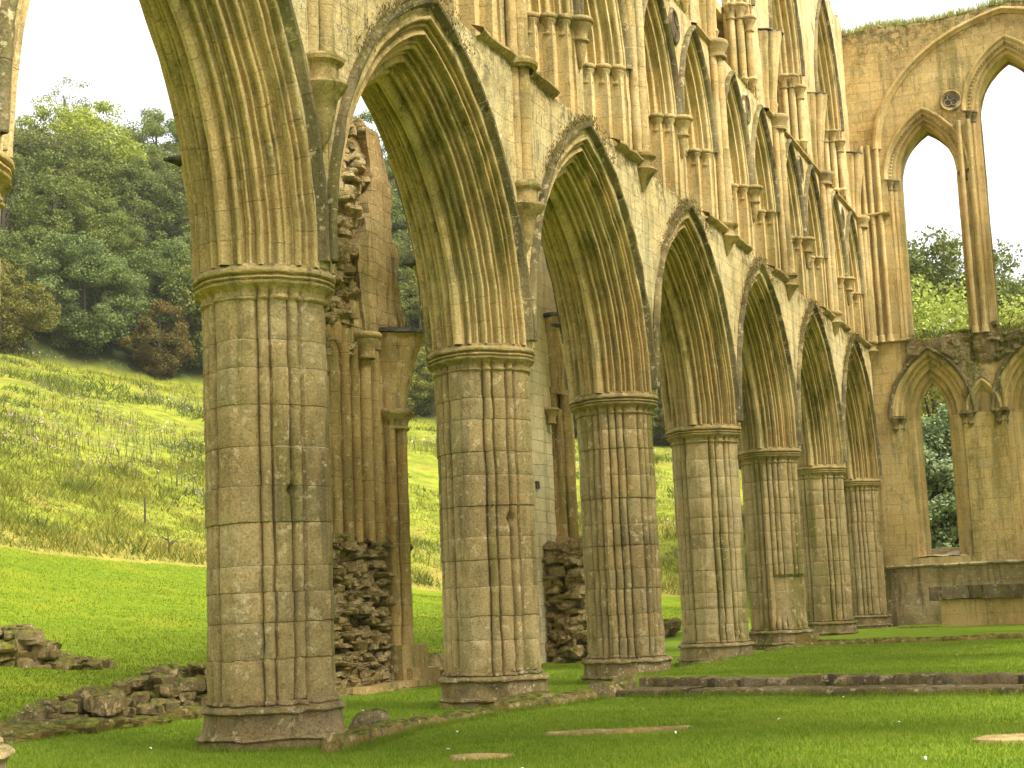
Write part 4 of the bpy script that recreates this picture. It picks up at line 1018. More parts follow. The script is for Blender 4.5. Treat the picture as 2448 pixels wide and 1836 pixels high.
for i in range(90):
    t = r.uniform(0, 1); z_ = 6.0 + t * 5.2; x_ = 10.3 + t * 1.5 + r.uniform(-.2, .75); mb.rock((x_, 5.0 + r.uniform(-.08, .08), z_), (r.uniform(.25, .6), r.uniform(.3, .45), r.uniform(.14, .32)), i + 500, yaw=r.normal(0, .3), m=9, n=13)
place_part(mb, 'torn_edge', M_RUB, F1, 28)
mb = MB(); mb.box((12.45, 4.5, -.1), (13.55, 5.4, .82), .02, (4, 3, 4), 2); mb.box((12.6, 4.38, -.1), (13.85, 5.5, .36), .02, (4, 3, 3), 2); mb.box((10.0, 4.3, -.1), (14.05, 5.7, .12), .04, (16, 5, 1), 2); place_part(mb, 'base_course', M_AISLEM, F1)

F2 = empty('aisle_wall_ruin', (23, 5.5, .1), 'pale aisle wall fragment with a small square hole, seen between the second and third piers', 'ruin')
mb = MB(); slab(mb, [(-.1, 19.6, 23.2), (6, 19.6, 23.2), (7.6, 20.2, 23.3), (9.6, 21.6, 23.8), (10.5, 22.3, 23.7), (11.0, 22.9, 23.4)], 5.2, 6.2, .03, 1.5, 13, jag=.12)
place_part(mb, 'ashlar_facing', M_PALE, F2, 50)
mb = MB()
for x_, y_, r_, zt in ((23.15, 5.05, .13, 6.6), (23.42, 4.92, .15, 7.0), (23.72, 4.96, .13, 7.0)): mb.lathe((x_, y_, 0), [(r_, z) for z in np.linspace(3.0, zt, 16)], 12)
mb.box((23.05, 5.1, .0), (24.0, 5.9, 7.2), .03, (4, 3, 24), 2); mb.v = [rough(v, .014, 3, 2) for v in mb.v]; place_part(mb, 'respond_shaft', M_AISLEM, F2)
mb = MB(); springer(mb, 23.5, 5.2, 7.0, 9.1, .34, .72, .4, .75, 8, .15); spf = place_part(mb, 'vault_springer', M_AISLEM, F2)
mb = MB(); mb.grid(rough(np.array([np.stack([23.65 + s * .82 * np.cos(A), 5.2 - s * .84 * np.sin(A), np.full(21, z)], -1) for s, z in ((0, 9.2), (1, 9.15), (1.02, 9.08), (.92, 9.06))]), .04, 3, 2)); o_ = np.array(F2.location); mb.v = [v - o_ for v in mb.v]; mb.build('lead_capping', M_LEAD_SHADE, spf, 40)
mb = MB(); ring_cap(mb, 22.75, 5.1, 6.2, 6.6, .12, 12); place_part(mb, 'corbel', M_CAP, F2)
mb = MB(); slab(mb, [(-.1, 22.2, 25.0), (1.2, 22.3, 24.9), (2.5, 22.35, 24.8), (3.2, 23.0, 24.4)], 4.4, 5.5, .10, 1.6, 5, jag=.12)
for i in range(150): mb.rock((r.uniform(22.1, 24.9), 4.36 + r.uniform(-.12, .1), r.uniform(.1, 3.0)), (r.uniform(.25, .6), r.uniform(.3, .5), r.uniform(.12, .34)), i + 900, yaw=r.normal(0, .2), m=9, n=13)
for i in range(120): mb.rock((22.12 + r.uniform(-.08, .12) + .25 * (i > 95), r.uniform(4.3, 5.5), r.uniform(.1, 3.1)), (r.uniform(.3, .45), r.uniform(.25, .6), r.uniform(.12, .32)), i + 1300, yaw=r.normal(0, .2), m=9, n=13)
place_part(mb, 'rubble_core', M_RUB, F2, 28)
mb = MB(); mb.box((21.74, 5.165, 4.45), (21.92, 5.26, 4.64), 0); place_part(mb, 'putlog_hole_shade', M_LEAD_SHADE, F2, 0)  # solid dark box on the wall face, painted shade in place of a hole

# ------------------------------------------------------------------ low ruins, kerbs, steps, altar, slabs
def rubble_thing(name, label, cat, pts, hfun, wid=.9, dens=26, size=(.25, .65), seed=1, flat=.5, group=None, mat=M_ROCK):
    r = np.random.default_rng(seed); pts = np.array(pts, float)
    d = np.hypot(*np.diff(pts, axis=0).T); S = np.concatenate([[0], np.cumsum(d)])
    c = pts.mean(0); z0 = float(terrain(c[0], c[1])); root = np.array([c[0], c[1], z0]); mb = MB()
    ang = atan2(pts[-1][1] - pts[0][1], pts[-1][0] - pts[0][0])
    for i in range(int(dens * S[-1])):
        s = r.uniform(0, S[-1]); x = np.interp(s, S, pts[:, 0]); y = np.interp(s, S, pts[:, 1]); H = hfun(s / S[-1])
        o = r.uniform(-wid / 2, wid / 2); x2, y2 = x - sin(ang) * o, y + cos(ang) * o
        sz = r.uniform(*size); hz = sz * r.uniform(.38, .72) * (flat + .5)
        z = float(terrain(x2, y2)) + r.uniform(-.05, max(H - hz / 2, .0))
        mb.rock(np.array([x2, y2, z]) - root, (sz * r.uniform(.8, 1.3), sz * r.uniform(.6, 1), hz), seed * 100 + i, e=.36, nz=.2, yaw=ang + r.normal(0, .3), m=10, n=15)
    o = mb.build(name, mat, None, 28, root); return tag(o, label, cat, group)
rubble_thing('ruined_wall', 'low mossy wall stump running behind the nearest pier, two humps of stacked stones', 'ruin', [(-1.2, 4.6), (2.2, 4.75), (4.1, 4.9), (6.6, 5.1)],
             lambda t: np.interp(t, [0, .30, .38, .42, .46, .50, .61, .64, .70, .73, .80, .97, 1], [.15, .20, .22, .36, .58, .62, .55, .34, .36, .66, .80, .78, .7]), .8, 44, (.22, .62), 3)
rubble_thing('stone_ledge', 'flat mossy stone ledge along the foot of the low wall behind the nearest pier', 'ledge', [(-1.2, 4.15), (2.2, 4.3), (6.6, 4.5)], lambda t: .12, .35, 16, (.4, .8), 4, .2, mat=M_KERB)
rubble_thing('rubble_mound', 'mound of tumbled mossy stones alone on the left lawn', 'ruin', [(12.2, 16.8), (13.6, 15.1), (15.1, 13.4)], lambda t: np.interp(t, [0, .3, .62, .66, .8, 1], [.6, .75, .95, .6, .3, .12]), 1.2, 40, (.3, .8), 6)
rubble_thing('rubble_mound', 'small heap of flat stones right of the dark aisle fragment', 'ruin', [(15.2, 5.6), (16.4, 5.6), (17.6, 5.6)], lambda t: .6 - .2 * t, .8, 34, (.3, .75), 8)
rubble_thing('rubble_mound', 'plant-grown stone heap at the foot of the pale aisle fragment', 'ruin', [(21.6, 4.2), (23.0, 4.0), (24.8, 4.0)], lambda t: .45, .7, 26, (.25, .6), 9)
rubble_thing('rubble_mound', 'dark stone heap glimpsed between the third and fourth piers', 'ruin', [(30.0, 6.0), (32.0, 6.2), (35.0, 6.3)], lambda t: .8, .9, 24, (.4, .9), 10)

def long_stone(name, label, cat, p0, p1, w, h, seed, mat=M_KERB, group=None, z=None, nz=.035):
    p0 = np.array(p0, float); p1 = np.array(p1, float); Ln = hypot(*(p1 - p0)); ang = atan2(p1[1] - p0[1], p1[0] - p0[0]); c = (p0 + p1) / 2
    z0 = float(terrain(c[0], c[1])) if z is None else z
    n = max(6, int(Ln / .09)); x = np.linspace(-Ln / 2, Ln / 2, n)
    sec = np.array([(-.5, -.5), (-.52, .55), (-.45, .88), (-.33, 1), (0, 1.03), (.33, 1), (.45, .88), (.52, .55), (.5, -.5)])
    endf = np.minimum(1, np.sqrt(np.maximum(1 - (np.abs(x) / (Ln / 2 + .001)) ** 14, 0)) + .02)
    P = np.array([[(xx, s[0] * w * (.75 + .25 * e), s[1] * h * (.35 + .65 * e)) for s in sec] for xx, e in zip(x, endf)])
    P[0, :, 2] = -h * .5; P[-1, :, 2] = -h * .5
    P = rough(P + np.array([c[0], c[1], 0]), nz, 4.5, seed, 3) - np.array([c[0], c[1], 0])
    R = np.array([[cos(ang), -sin(ang), 0], [sin(ang), cos(ang), 0], [0, 0, 1]])
    mb = MB(); mb.grid(P @ R.T); o = mb.build(name, mat, None, 50, (c[0], c[1], z0))
    return tag(o, label, cat, group)
KG = 'mossy kerb stones along the arcade'
long_stone('kerb_stone', 'short mossy kerb stone in front of the nearest pier, lowest in the picture', 'kerb', (-.95, -1.25), (.15, -1.10), .26, .15, 1, group=KG)
long_stone('kerb_stone', 'mossy kerb stone right of the nearest pier foot, behind the lowest kerb stone', 'kerb', (.0, -1.0), (1.15, -.93), .30, .17, 2, group=KG)
long_stone('kerb_stone', 'long narrow mossy kerb stone lying between the two nearest piers', 'kerb', (1.45, -.70), (4.05, -.86), .26, .11, 3, group=KG)
long_stone('kerb_stone', 'mossy kerb stone running past the foot of the second pier', 'kerb', (4.55, -.82), (6.3, -1.08), .28, .14, 4, group=KG)
long_stone('kerb_stone', 'square-ended mossy kerb stone right of the second pier foot', 'kerb', (6.3, -1.05), (7.35, -1.12), .30, .16, 5, group=KG)
long_stone('kerb_stone', 'flat brown stone lying against the second pier base', 'kerb', (5.0, -.62), (6.5, -.95), .35, .19, 6, M_ROCK, KG)
long_stone('fallen_stone', 'rounded brown stone beside the right of the nearest pier foot', 'stone', (.95, -.62), (1.5, -.55), .4, .25, 7, M_ROCK)
long_stone('fallen_stone', 'pale broken stone strip between the rounded stone and the long kerb', 'stone', (1.2, -.80), (2.3, -.70), .25, .09, 8, M_ROCK)
# steps up to the choir
def step_run(name, label, off, top, dep, seed):
    r = np.random.default_rng(seed); mb = MB(); y = -1.25 - .1 * seed; root = np.array([step_x(-5) + off, -5, 0])
    while y > -13.5:
        w = r.uniform(.8, 1.7); y2 = y - w
        h = top + r.normal(0, .006); n = 12; yy = np.linspace(y - .004, y2 + .004, n)
        X = step_x(yy) + off
        sec = [(0, -.2), (-.012, top * .4), (0, h - .02), (.02, h), (.12, h + .006), (dep * .6, h), (dep, h), (dep, -.1)]
        P = np.array([[(xx + a, y_, b) for a, b in sec] for xx, y_ in zip(X, yy)])
        mb.grid(rough(P, .022, 4, seed, 3) - root); y = y2
    o = mb.build(name, M_STEP, None, 40, root); return tag(o, label, 'step')
step_run('stone_step', 'lower of the two long worn stone steps crossing the lawn', 0, .095, 1.0, 1)
step_run('stone_step', 'upper of the two long worn stone steps crossing the lawn', .92, .235, .5, 2)
long_stone('step_end_stone', 'block closing the left end of the two stone steps', 'stone', (7.75, -1.05), (8.5, -1.3), .45, .22, 12, M_ROCK, z=0)
long_stone('edging_stone', 'flat edging stone along the upper lawn beside the third pier base', 'stone', (8.9, -1.08), (11.0, -1.12), .3, .26, 13, M_ROCK, z=0)
long_stone('edging_stone', 'stone edging of the upper lawn running from the third to the fourth pier', 'stone', (13.2, -1.06), (17.5, -1.06), .28, .27, 14, M_ROCK, z=.02)
long_stone('edging_stone', 'stone edging of the upper lawn between the fourth and fifth piers', 'stone', (19.6, -1.04), (22.6, -1.04), .3, .28, 15, M_ROCK, z=.06)
# second rise
mb = MB(); r = np.random.default_rng(4); y = -1.0; root = np.array([23.1, -5, .3])
while y > -13:
    w = r.uniform(.7, 1.9); hh = r.uniform(.09, .14)
    if r.random() > .18:
        yy = np.linspace(y, y - w + .03, 9); P = np.array([[(22.75 + .12 * (y_ + 5) * .0 + a, y_, .29 + b) for a, b in ((0, -.15), (-.03, .04), (0, hh - .02), (.06, hh + .01), (.3, hh + .015), (.36, -.1))] for y_ in yy])
        mb.grid(rough(P, .03, 4, 9, 3) - root)
    y -= w
tag(mb.build('lawn_kerb', M_KERB, None, 50, root), 'low mossy kerb crossing the upper lawn between the steps and the stone altar', 'kerb')
long_stone('edging_stone', 'mossy lump of stone at the right foot of the pier with cut-away shafts', 'stone', (22.6, -1.2), (23.6, -1.1), .5, .30, 17, M_KERB, z=.25)
long_stone('edging_stone', 'brown sunken slab in the grass left of the stone altar', 'stone', (33.5, -1.5), (33.0, -3.0), .3, .10, 18, M_ROCK, z=.36)
# flat slabs in the turf
def slab_in_turf(label, c, size, seed, yaw):
    mb = MB(); n = 13; th = np.linspace(0, 2 * pi, 33)
    z0 = float(terrain(c[0], c[1])) + .02
    rows = []
    for s, dz in ((0, .012), (.55, .012), (.95, .010), (1.0, .0), (1.02, -.06)):
        rr = 1 / ((np.abs(np.cos(th)) ** 6 + np.abs(np.sin(th)) ** 6) ** (1 / 6)) * s
        rr = rr * (1 + .16 * vnoise(np.stack([np.cos(th) * 1.5 + seed, np.sin(th) * 1.5, th * 0], -1), seed))
        rows.append(np.stack([size[0] / 2 * rr * np.cos(th), size[1] / 2 * rr * np.sin(th), np.full(33, dz)], -1))
    R = np.array([[cos(yaw), -sin(yaw), 0], [sin(yaw), cos(yaw), 0], [0, 0, 1]])
    P = rough(np.array(rows), .012, 3, seed) @ R.T; mb.grid(P); tag(mb.build('stone_slab', M_SLAB, None, 50, (c[0], c[1], z0)), label, 'slab', 'flat slabs sunk in the lawn')
slab_in_turf('long pale slab sunk in the lawn in front of the second pier', (1.15, -3.7), (1.5, .34), 1, radians(-66))
slab_in_turf('slab sunk in the lawn at the right frame edge, below the steps', (-.3, -8.3), (1.5, .6), 2, radians(-66))
slab_in_turf('sliver of slab at the bottom frame edge', (-1.6, -3.25), (.6, .28), 3, radians(-50))
# altar
ALT = empty('stone_altar', (33.6, -5.3, .36), 'stone altar table with a thick dark slab top in front of the end wall', 'altar')
mb = MB(); mb.box((0, -2.6, -.1), (1.1, 2.3, .86), .008, (4, 12, 5), 3, 3); mb.build('pedestal', M_PED, ALT, 30)
mb = MB(); mb.box((-.2, -2.95, .865), (1.3, 2.62, 1.25), .035, (8, 34, 4), 3.5, 4); mb.build('altar_slab', M_STEP, ALT, 35)
# white feathers on the lawn
g = NT('white_feather_vane'); M_FEA = g.surf((.8, .8, .76), .7)
def feather():
    t = np.linspace(0, 1, 7); w = .014 * np.sin(np.clip(t * 1.05, 0, 1) * pi) ** .7 + .001
    P = np.array([[(.08 * (tt - .5), s * ww, .012 + .02 * sin(tt * pi) - .25 * ww * abs(s)) for s in (-1, 0, 1)] for tt, ww in zip(t, w)]); mb = MB(); mb.grid(P); return mb
fe = None; r = np.random.default_rng(9)
spots = [(1.2, -1.7), (-1.0, -2.6), (-4.0, -6.1), (.5, -4.5), (4.4, -2.9), (8.6, -.5), (3.0, 1.0), (-3.0, -4.2), (1.6, -6.6), (6.0, -5.2), (10.5, -3.6), (-2.2, -7.4), (13.5, -5.8), (5.2, 1.6), (2.2, -5.2), (-.6, 1.2)]
for i, (x, y) in enumerate(spots):
    if fe is None: o = fe = feather().build('feather', M_FEA, None, 180)
    else: o = fe.copy(); COL.objects.link(o)
    o.location = (x, y, float(terrain(x, y)) + .025); o.rotation_euler = (r.normal(0, .2), r.normal(0, .2), r.uniform(0, 6)); o.scale = (.75,) * 3
    tag(o, 'tiny white feather lying on the mown lawn', 'feather', 'white feathers scattered on the lawn')

# ------------------------------------------------------------------ grass
def blade_mat(name, a, b, c):
    g = NT(name); geo = g.n('ShaderNodeNewGeometry'); P = geo.outputs['Position']
    col = g.ramp(geo.outputs['Random Per Island'], [(0, a), (.55, b), (1, c)])
    col = g.mix(g.m('MULTIPLY', g.step(g.noise(P, .5, 5, .65), .44, .64), .55), col, c)
    col = g.mix(g.m('MULTIPLY', g.step(g.noise(P, .16, 5, .65), .46, .62), .3), col, tuple(q * .72 for q in b))
    col = g.mix(g.m('MULTIPLY', g.step(g.noise(P, 2.5, 4), .50, .70), .5), col, a)
    return g.surf(col, .6, None, spec=.2, transl=.35)
M_BL = blade_mat('lawn_blades', (.115, .195, .010), (.19, .28, .015), (.29, .34, .035))
M_BLN = blade_mat('slope_lawn_blades', (.10, .165, .005), (.165, .225, .008), (.25, .275, .018))  # yellower green than the nave blades
M_MEAD = blade_mat('meadow_blades', (.11, .14, .012), (.20, .22, .018), (.31, .27, .05))
M_SEED = blade_mat('seed_heads', (.22, .15, .09), (.38, .30, .19), (.62, .56, .42))
def blades(name, X, Y, h, w, mat, seed, lean=.5, clump=0, **tags):
    r = np.random.default_rng(seed); N = len(X); Z = terrain(X, Y)
    hh = h * r.uniform(.5, 1.15, N) * (np.clip(1 + clump * fbm(np.stack([X * .35, Y * .35, X * 0], -1), 91, 3), .3, 1.9) if clump else 1); ln = r.normal(0, lean, (N, 2)) * hh[:, None]; an = r.uniform(0, 2 * pi, N)
    ww = w * r.uniform(.6, 1.3, N)
    b = np.c_[X, Y, Z - .005]; s = np.c_[np.cos(an), np.sin(an), 0 * an] * ww[:, None] / 2
    V = np.stack([b - s, b + s, b + np.c_[ln, hh]], 1).reshape(-1, 3)
    mb = MB(); mb.add(V, np.arange(N * 3).reshape(-1, 3)); return mb.build(name, mat, None, 0, **tags)
def wedge(N, d0, d1, a0, a1, pw, seed):
    r = np.random.default_rng(seed); t = r.uniform(0, 1, N)
    d = (d0 ** pw + t * (d1 ** pw - d0 ** pw)) ** (1 / pw); a = np.radians(r.uniform(a0, a1, N))
    return CX + d * np.cos(a), CY + d * np.sin(a)
X, Y = wedge(330000, 12.5, 40, 1.5, 43, .6, 1)
ok = (Y < 4.2) & ~((X > step_x(Y) - .05) & (X < step_x(Y) + 1.45) & (Y < -1))
for cx_, cy_, sx_, sy_ in ((1.15, -3.7, .55, .75), (-.3, -8.3, .55, .7), (-1.6, -3.25, .25, .3)): ok &= ~((np.abs(X - cx_) < sx_ * .75) & (np.abs(Y - cy_) < sy_ * .85))
X, Y = X[ok], Y[ok]
blades('lawn_grass', X, Y, .05, .011, M_BL, 2, .45, kind='stuff', label='short mown green grass of the nave lawn', category='grass')
X, Y = wedge(150000, 24, 80, 14, 44, .8, 3); ok = Y > 5.6; d = np.hypot(X - CX, Y - CY); az = np.degrees(np.arctan2(Y - CY, X - CX)); ok &= d < np.interp(az, AZ_, [120, 115, 110, 90, 85, 78, 70, 62, 60, 60])
blades('slope_grass', X[ok], Y[ok], .07, .03, M_BLN, 4, .5, kind='stuff', label='yellow green mown grass of the slope beyond the aisle', category='grass')
X, Y = wedge(260000, 66, 156, 10, 45, .9, 5); d = np.hypot(X - CX, Y - CY); az = np.degrees(np.arctan2(Y - CY, X - CX))
d1 = np.interp(az, AZ_, [120, 115, 110, 90, 85, 78, 70, 62, 60, 60]); d2 = np.interp(az, AZ_, [170, 165, 160, 152, 150, 150, 140, 140, 140, 140])
nn = fbm(np.stack([X * .12, Y * .12, 0 * X], -1), 71, 3)
ok = (d > d1 + .3) & (d < d2 + 2) & ((nn > -.12) | (d < d1 + 24))
X, Y, dd = X[ok], Y[ok], (d - d1)[ok]
rank = np.random.default_rng(5).uniform(0, 1, len(X)) < np.where(dd < 26, .9, .28)
blades('meadow_grass', X[rank], Y[rank],   .34, .06, M_MEAD, 6, .6, 1.2, kind='stuff', label='rough tall meadow grass on the bank below the wood', category='grass')
X, Y = wedge(60000, 70, 142, 10, 45, .9, 15); d = np.hypot(X - CX, Y - CY); az = np.degrees(np.arctan2(Y - CY, X - CX))
pn = fbm(np.stack([X * .30, Y * .22, 0 * X + 4], -1), 43, 3); ok = (pn > .44) & (d > np.interp(az, AZ_, [120, 115, 110, 90, 85, 78, 70, 62, 60, 60]) + 1)
blades('weed_clumps', X[ok], Y[ok], .55, .11, blade_mat('weed_leaves', (.07, .10, .014), (.12, .155, .024), (.19, .215, .035)), 16, .7, .8, kind='stuff', label='dark green nettle and dock clumps scattered over the rough bank', category='weeds')
# longer grass left by the mower along the stones
pts_ = []
r = np.random.default_rng(31)
for (x0_, y0_), (x1_, y1_), n_ in (((-1.0, -1.42), (.2, -1.27), 260), ((.0, -1.2), (1.2, -1.13), 260), ((1.4, -.88), (4.1, -1.03), 420), ((4.5, -1.0), (7.4, -1.32), 420), ((-1.2, 3.9), (6.6, 4.28), 900), ((7.8, -1.6), (6.1, -8.2), 900)):
    t_ = r.uniform(0, 1, n_); pts_ += list(zip(x0_ + t_ * (x1_ - x0_) + r.normal(0, .03, n_), y0_ + t_ * (y1_ - y0_) + r.normal(0, .03, n_)))
for k_ in range(0, 4):
    a_ = r.uniform(0, 6.28, 420); pts_ += list(zip(k_ * L + .90 * np.cos(a_), .90 * np.sin(a_)))
pts_ = np.array(pts_); blades('edge_grass', np.repeat(pts_[:, 0], 3) + r.normal(0, .02, len(pts_) * 3), np.repeat(pts_[:, 1], 3) + r.normal(0, .02, len(pts_) * 3), .085, .012, M_BL, 17, .5, kind='stuff', label='longer uncut grass fringing the stones and pier feet', category='grass')
# thistle patches gone to seed
X, Y = wedge(60000, 90, 140, 12, 44, 1, 7); d = np.hypot(X - CX, Y - CY); az = np.degrees(np.arctan2(Y - CY, X - CX))
pn = fbm(np.stack([X * .16, Y * .10, 0 * X + 9], -1), 23, 3); ok = (pn > .30)
X, Y = X[ok], Y[ok]; r = np.random.default_rng(8); keep = r.uniform(0, 1, len(X)) < .22; X, Y = X[keep], Y[keep]; N = len(X)
Z = terrain(X, Y); hh = r.uniform(.5, 1.1, N); b = np.c_[X, Y, Z]; V = []; 
q = r.normal(0, 1, (N, 3, 3)) * .07
heads = (b + np.c_[r.normal(0, .12, (N, 2)), hh])[:, None] + q
mb = MB(); mb.add(heads.reshape(-1, 3), np.arange(N * 3).reshape(-1, 3)); mb.build('thistle_seed_heads', M_SEED, None, 0, kind='stuff', label='pale thistle seed heads in drifts across the meadow', category='thistles')
blades('thistle_stems', X, Y, 1.0, .05, blade_mat('thistle_stems_green', (.05, .07, .015), (.10, .12, .03), (.17, .15, .05)), 9, .15, kind='stuff', label='dark green thistle stems in drifts across the meadow', category='thistles')
# stake and bare shrub in the meadow
def gpt(dist, az): x = CX + dist * cos(radians(az)); y = CY + dist * sin(radians(az)); return np.array([x, y, float(terrain(x, y))])
p = gpt(84, 35.2); mb = MB(); mb.tube([(0, 0, -.2), (0.02, 0, .7), (.03, .01, 1.35)], [.06, .055, .05], 8); mb.lathe((.03, .01, 1.35), [(.05, 0), (.03, .03), (0, .035)], 8)
tag(mb.build('wooden_stake', M_BARK, None, 40, p), 'single dark wooden stake standing in the meadow', 'stake')
p = gpt(78, 34.4); mb = MB(); r = np.random.default_rng(3)
mb.tube([(0, 0, -.1), (.05, 0, .5), (-.05, .05, 1.3)], [.04, .03, .015], 6)
for i in range(9):
    a = r.uniform(0, 6.28); l = r.uniform(.5, 1.3); z = r.uniform(.2, .9); mb.tube([(0, 0, z), (l * .5 * cos(a), l * .5 * sin(a), z + .25), (l * cos(a), l * sin(a), z + r.uniform(.1, .5))], [.022, .014, .006], 5)
tag(mb.build('bare_shrub', M_BARK, None, 40, p), 'small bare twiggy shrub beside the meadow stake', 'shrub')

# ------------------------------------------------------------------ trees
def crown_mesh(name, rad, hgt, nclump, nleaf, leaf, mat, seed, gap=.0, low=-.02, flat=1.0, cs=1.0):
    r = np.random.default_rng(seed); C = []
    # lumpy outline: clumps spread through an uneven ellipsoid
    while len(C) < nclump:
        v = r.normal(0, 1, 3); v /= np.linalg.norm(v)
        q = r.uniform(.35, 1) ** .45
        lump = 1 + .26 * float(fbm(v * 1.7 + seed, seed, 2))
        p = v * q * lump * np.array([rad, rad, hgt * .5])
        if p[2] < 0: p[:2] *= 1 - .25 * (p[2] / (hgt * .5)) ** 2
        p[2] += hgt * (.5 + low)
        if gap and fbm(p[None] * .45 + seed * 3, seed + 2, 2)[0] < gap - .35: continue
        C.append(p)
    C = np.array(C); N = nclump * nleaf
    cr = r.uniform(.12, .24, nclump) * rad * cs
    v = r.normal(0, 1, (N, 3)); v /= np.linalg.norm(v, axis=1, keepdims=True)
    P = np.repeat(C, nleaf, 0) + v * (r.uniform(.15, 1, N) ** .5 * np.repeat(cr, nleaf))[:, None] * np.array([1.15, 1.15, .75 * flat])
    nrm = v * .6 + r.normal(0, .5, (N, 3)) + np.array([0, 0, .5]); nrm /= np.linalg.norm(nrm, axis=1, keepdims=True)
    t = np.cross(nrm, r.normal(0, 1, (N, 3))); t /= np.linalg.norm(t, axis=1, keepdims=True); b = np.cross(nrm, t)
    s = leaf * r.uniform(.6, 1.25, N)[:, None]
    V = np.stack([P - t * s * .5, P + b * s * .32 - t * s * .05, P + t * s * .55, P - b * s * .32 - t * s * .05], 1).reshape(-1, 3)
    mb = MB(); mb.add(V, np.arange(N * 4).reshape(-1, 4)); me = mb.mesh(name, 0); me.materials.append(mat); return me, C
def trunk_mesh(name, h, rad, C, seed, rt=.22):
    r = np.random.default_rng(seed); mb = MB(); top = h * .78
    zz = np.linspace(-.6, top, 9); wx = np.cumsum(r.normal(0, .08, 9)); wy = np.cumsum(r.normal(0, .08, 9))
    mb.tube(np.c_[wx, wy, zz], rt * (1 - .75 * (zz + .6) / (top + .6)) + .02, 9)
    for p in C[r.choice(len(C), min(16, len(C)), False)]:
        z0 = np.clip(p[2] * r.uniform(.35, .7), .6, top * .9); a = np.array([np.interp(z0, zz, wx), np.interp(z0, zz, wy), z0]); m = (a + p) / 2 + np.array([0, 0, -.1 * rad])
        mb.tube([a, m, p], [rt * .38, rt * .22, .03], 6)
    me = mb.mesh(name, 60); me.materials.append(M_BARK); return me
KINDS = {}
def kind(key, mat, rad, hgt, nclump, nleaf, leaf, seed, **kw):
    cm, C = crown_mesh(key + '_crown', rad, hgt, nclump, nleaf, leaf, mat, seed, **kw); KINDS[key] = (cm, trunk_mesh(key + '_trunk', hgt * 1.05, rad, C, seed), rad, hgt)
kind('dark', F_DARK, 4.2, 9.5, 165, 230, .20, 1)
kind('dark_loose', F_DARK, 4.4, 11, 110, 200, .20, 2, gap=.28)
kind('mid', F_MID, 4.3, 10, 165, 230, .20, 3)
kind('mid_tall', F_MID, 3.9, 12, 125, 210, .20, 4, gap=.2)
kind('yellow', F_YEL, 4.6, 9.5, 165, 240, .20, 5)
kind('blue', F_BLUE, 4.5, 9.8, 230, 260, .21, 6)
kind('rust', F_RUST, 3.0, 6.5, 140, 170, .18, 7)
kind('olive', F_OLIVE, 3.4, 7.0, 150, 170, .18, 8)
kind('airy', F_MID, 4.0, 11, 70, 90, .20, 9, gap=.15)
kind('great_dark', F_DARK, 8.0, 19, 800, 210, .22, 21, cs=.6)
kind('great_mid', F_MID, 8.0, 18, 700, 200, .22, 22, cs=.6)
kind('shrub', F_BUSH, 5.2, 12.5, 190, 230, .17, 10)
kind('ivy', F_IVY, 2.6, 8.0, 230, 210, .15, 11, low=-.06)
def tree(key, p, s, label, group=None, name='broadleaf_tree', cat='tree', sz=None, rz=None):
    cm, tm, rad, hgt = KINDS[key]
    root = empty(name, p, label, cat, group); root.rotation_euler = (0, 0, RNG.uniform(0, 6.28) if rz is None else rz)
    root.scale = (s, s, sz or s)
    for nm, me in (('crown', cm), ('trunk', tm)):
        o = bpy.data.objects.new(nm, me); COL.objects.link(o); o.parent = root
    return root
GR = 'broadleaf trees of the hillside wood'
LBL = {'dark': 'dark green round-headed tree in the mass of the hillside wood', 'dark_loose': 'dark loose-crowned tree in the mass of the hillside wood', 'mid': 'mid green bushy tree in the mass of the hillside wood', 'mid_tall': 'tall mid green tree with gaps in its crown, in the hillside wood', 'blue': 'bluish green dense tree in the mass of the hillside wood', 'yellow': 'yellowish green tree in the mass of the hillside wood', 'olive': 'olive brown small tree in the hillside wood', 'airy': 'thin see-through tree on the skyline of the hillside wood'}
# rows climbing the slope: (distance beyond the meadow edge, spacing in degrees, kinds, scale)
rows = [(-1.2, 1.6, ['olive', 'dark', 'olive', 'mid'], .55), (2.0, 2.0, ['dark', 'olive', 'mid', 'dark', 'blue'], .95), (7, 2.0, ['mid', 'dark', 'blue', 'dark_loose', 'mid_tall'], 1.05), (14, 2.1, ['dark', 'mid', 'mid_tall', 'dark_loose', 'blue'], 1.1), (22, 2.1, ['mid', 'dark', 'dark_loose', 'mid', 'yellow'], 1.15), (32, 2.2, ['dark', 'mid_tall', 'mid', 'dark_loose'], 1.2), (44, 2.3, ['mid', 'dark', 'dark_loose', 'mid_tall'], 1.25)]
r = np.random.default_rng(77)
SPECIAL = [('blue', 3.0, 37.2, 1.12, 'big dense bluish green tree left of the rusty tree, foot of the wood'), ('rust', .8, 34.6, 1.0, 'rusty orange brown small tree at the foot of the wood'), ('olive', .3, 40.0, 1.1, 'brownish yellow small tree at the left frame edge, at the foot of the wood'),
           ('mid', 2.6, 32.3, 1.3, 'bright green tall tree at the foot of the wood beside the nearest pier'), ('yellow', 33, 37.3, 1.5, 'yellow green rounded tree crowning the skyline of the wood'), ('airy', 47, 37.9, 1.05, 'thin see-through tree above the yellow green crown on the skyline'), ('olive', .5, 25.6, 1.0, 'olive brown small tree seen just left of the second pier')]
def d2f(az): return float(np.interp(az, AZ_, [170, 165, 160, 152, 150, 150, 140, 140, 140, 140]))
for key, dd, az, s, lab in SPECIAL: tree(key, gpt(d2f(az) + dd, az), s, lab)
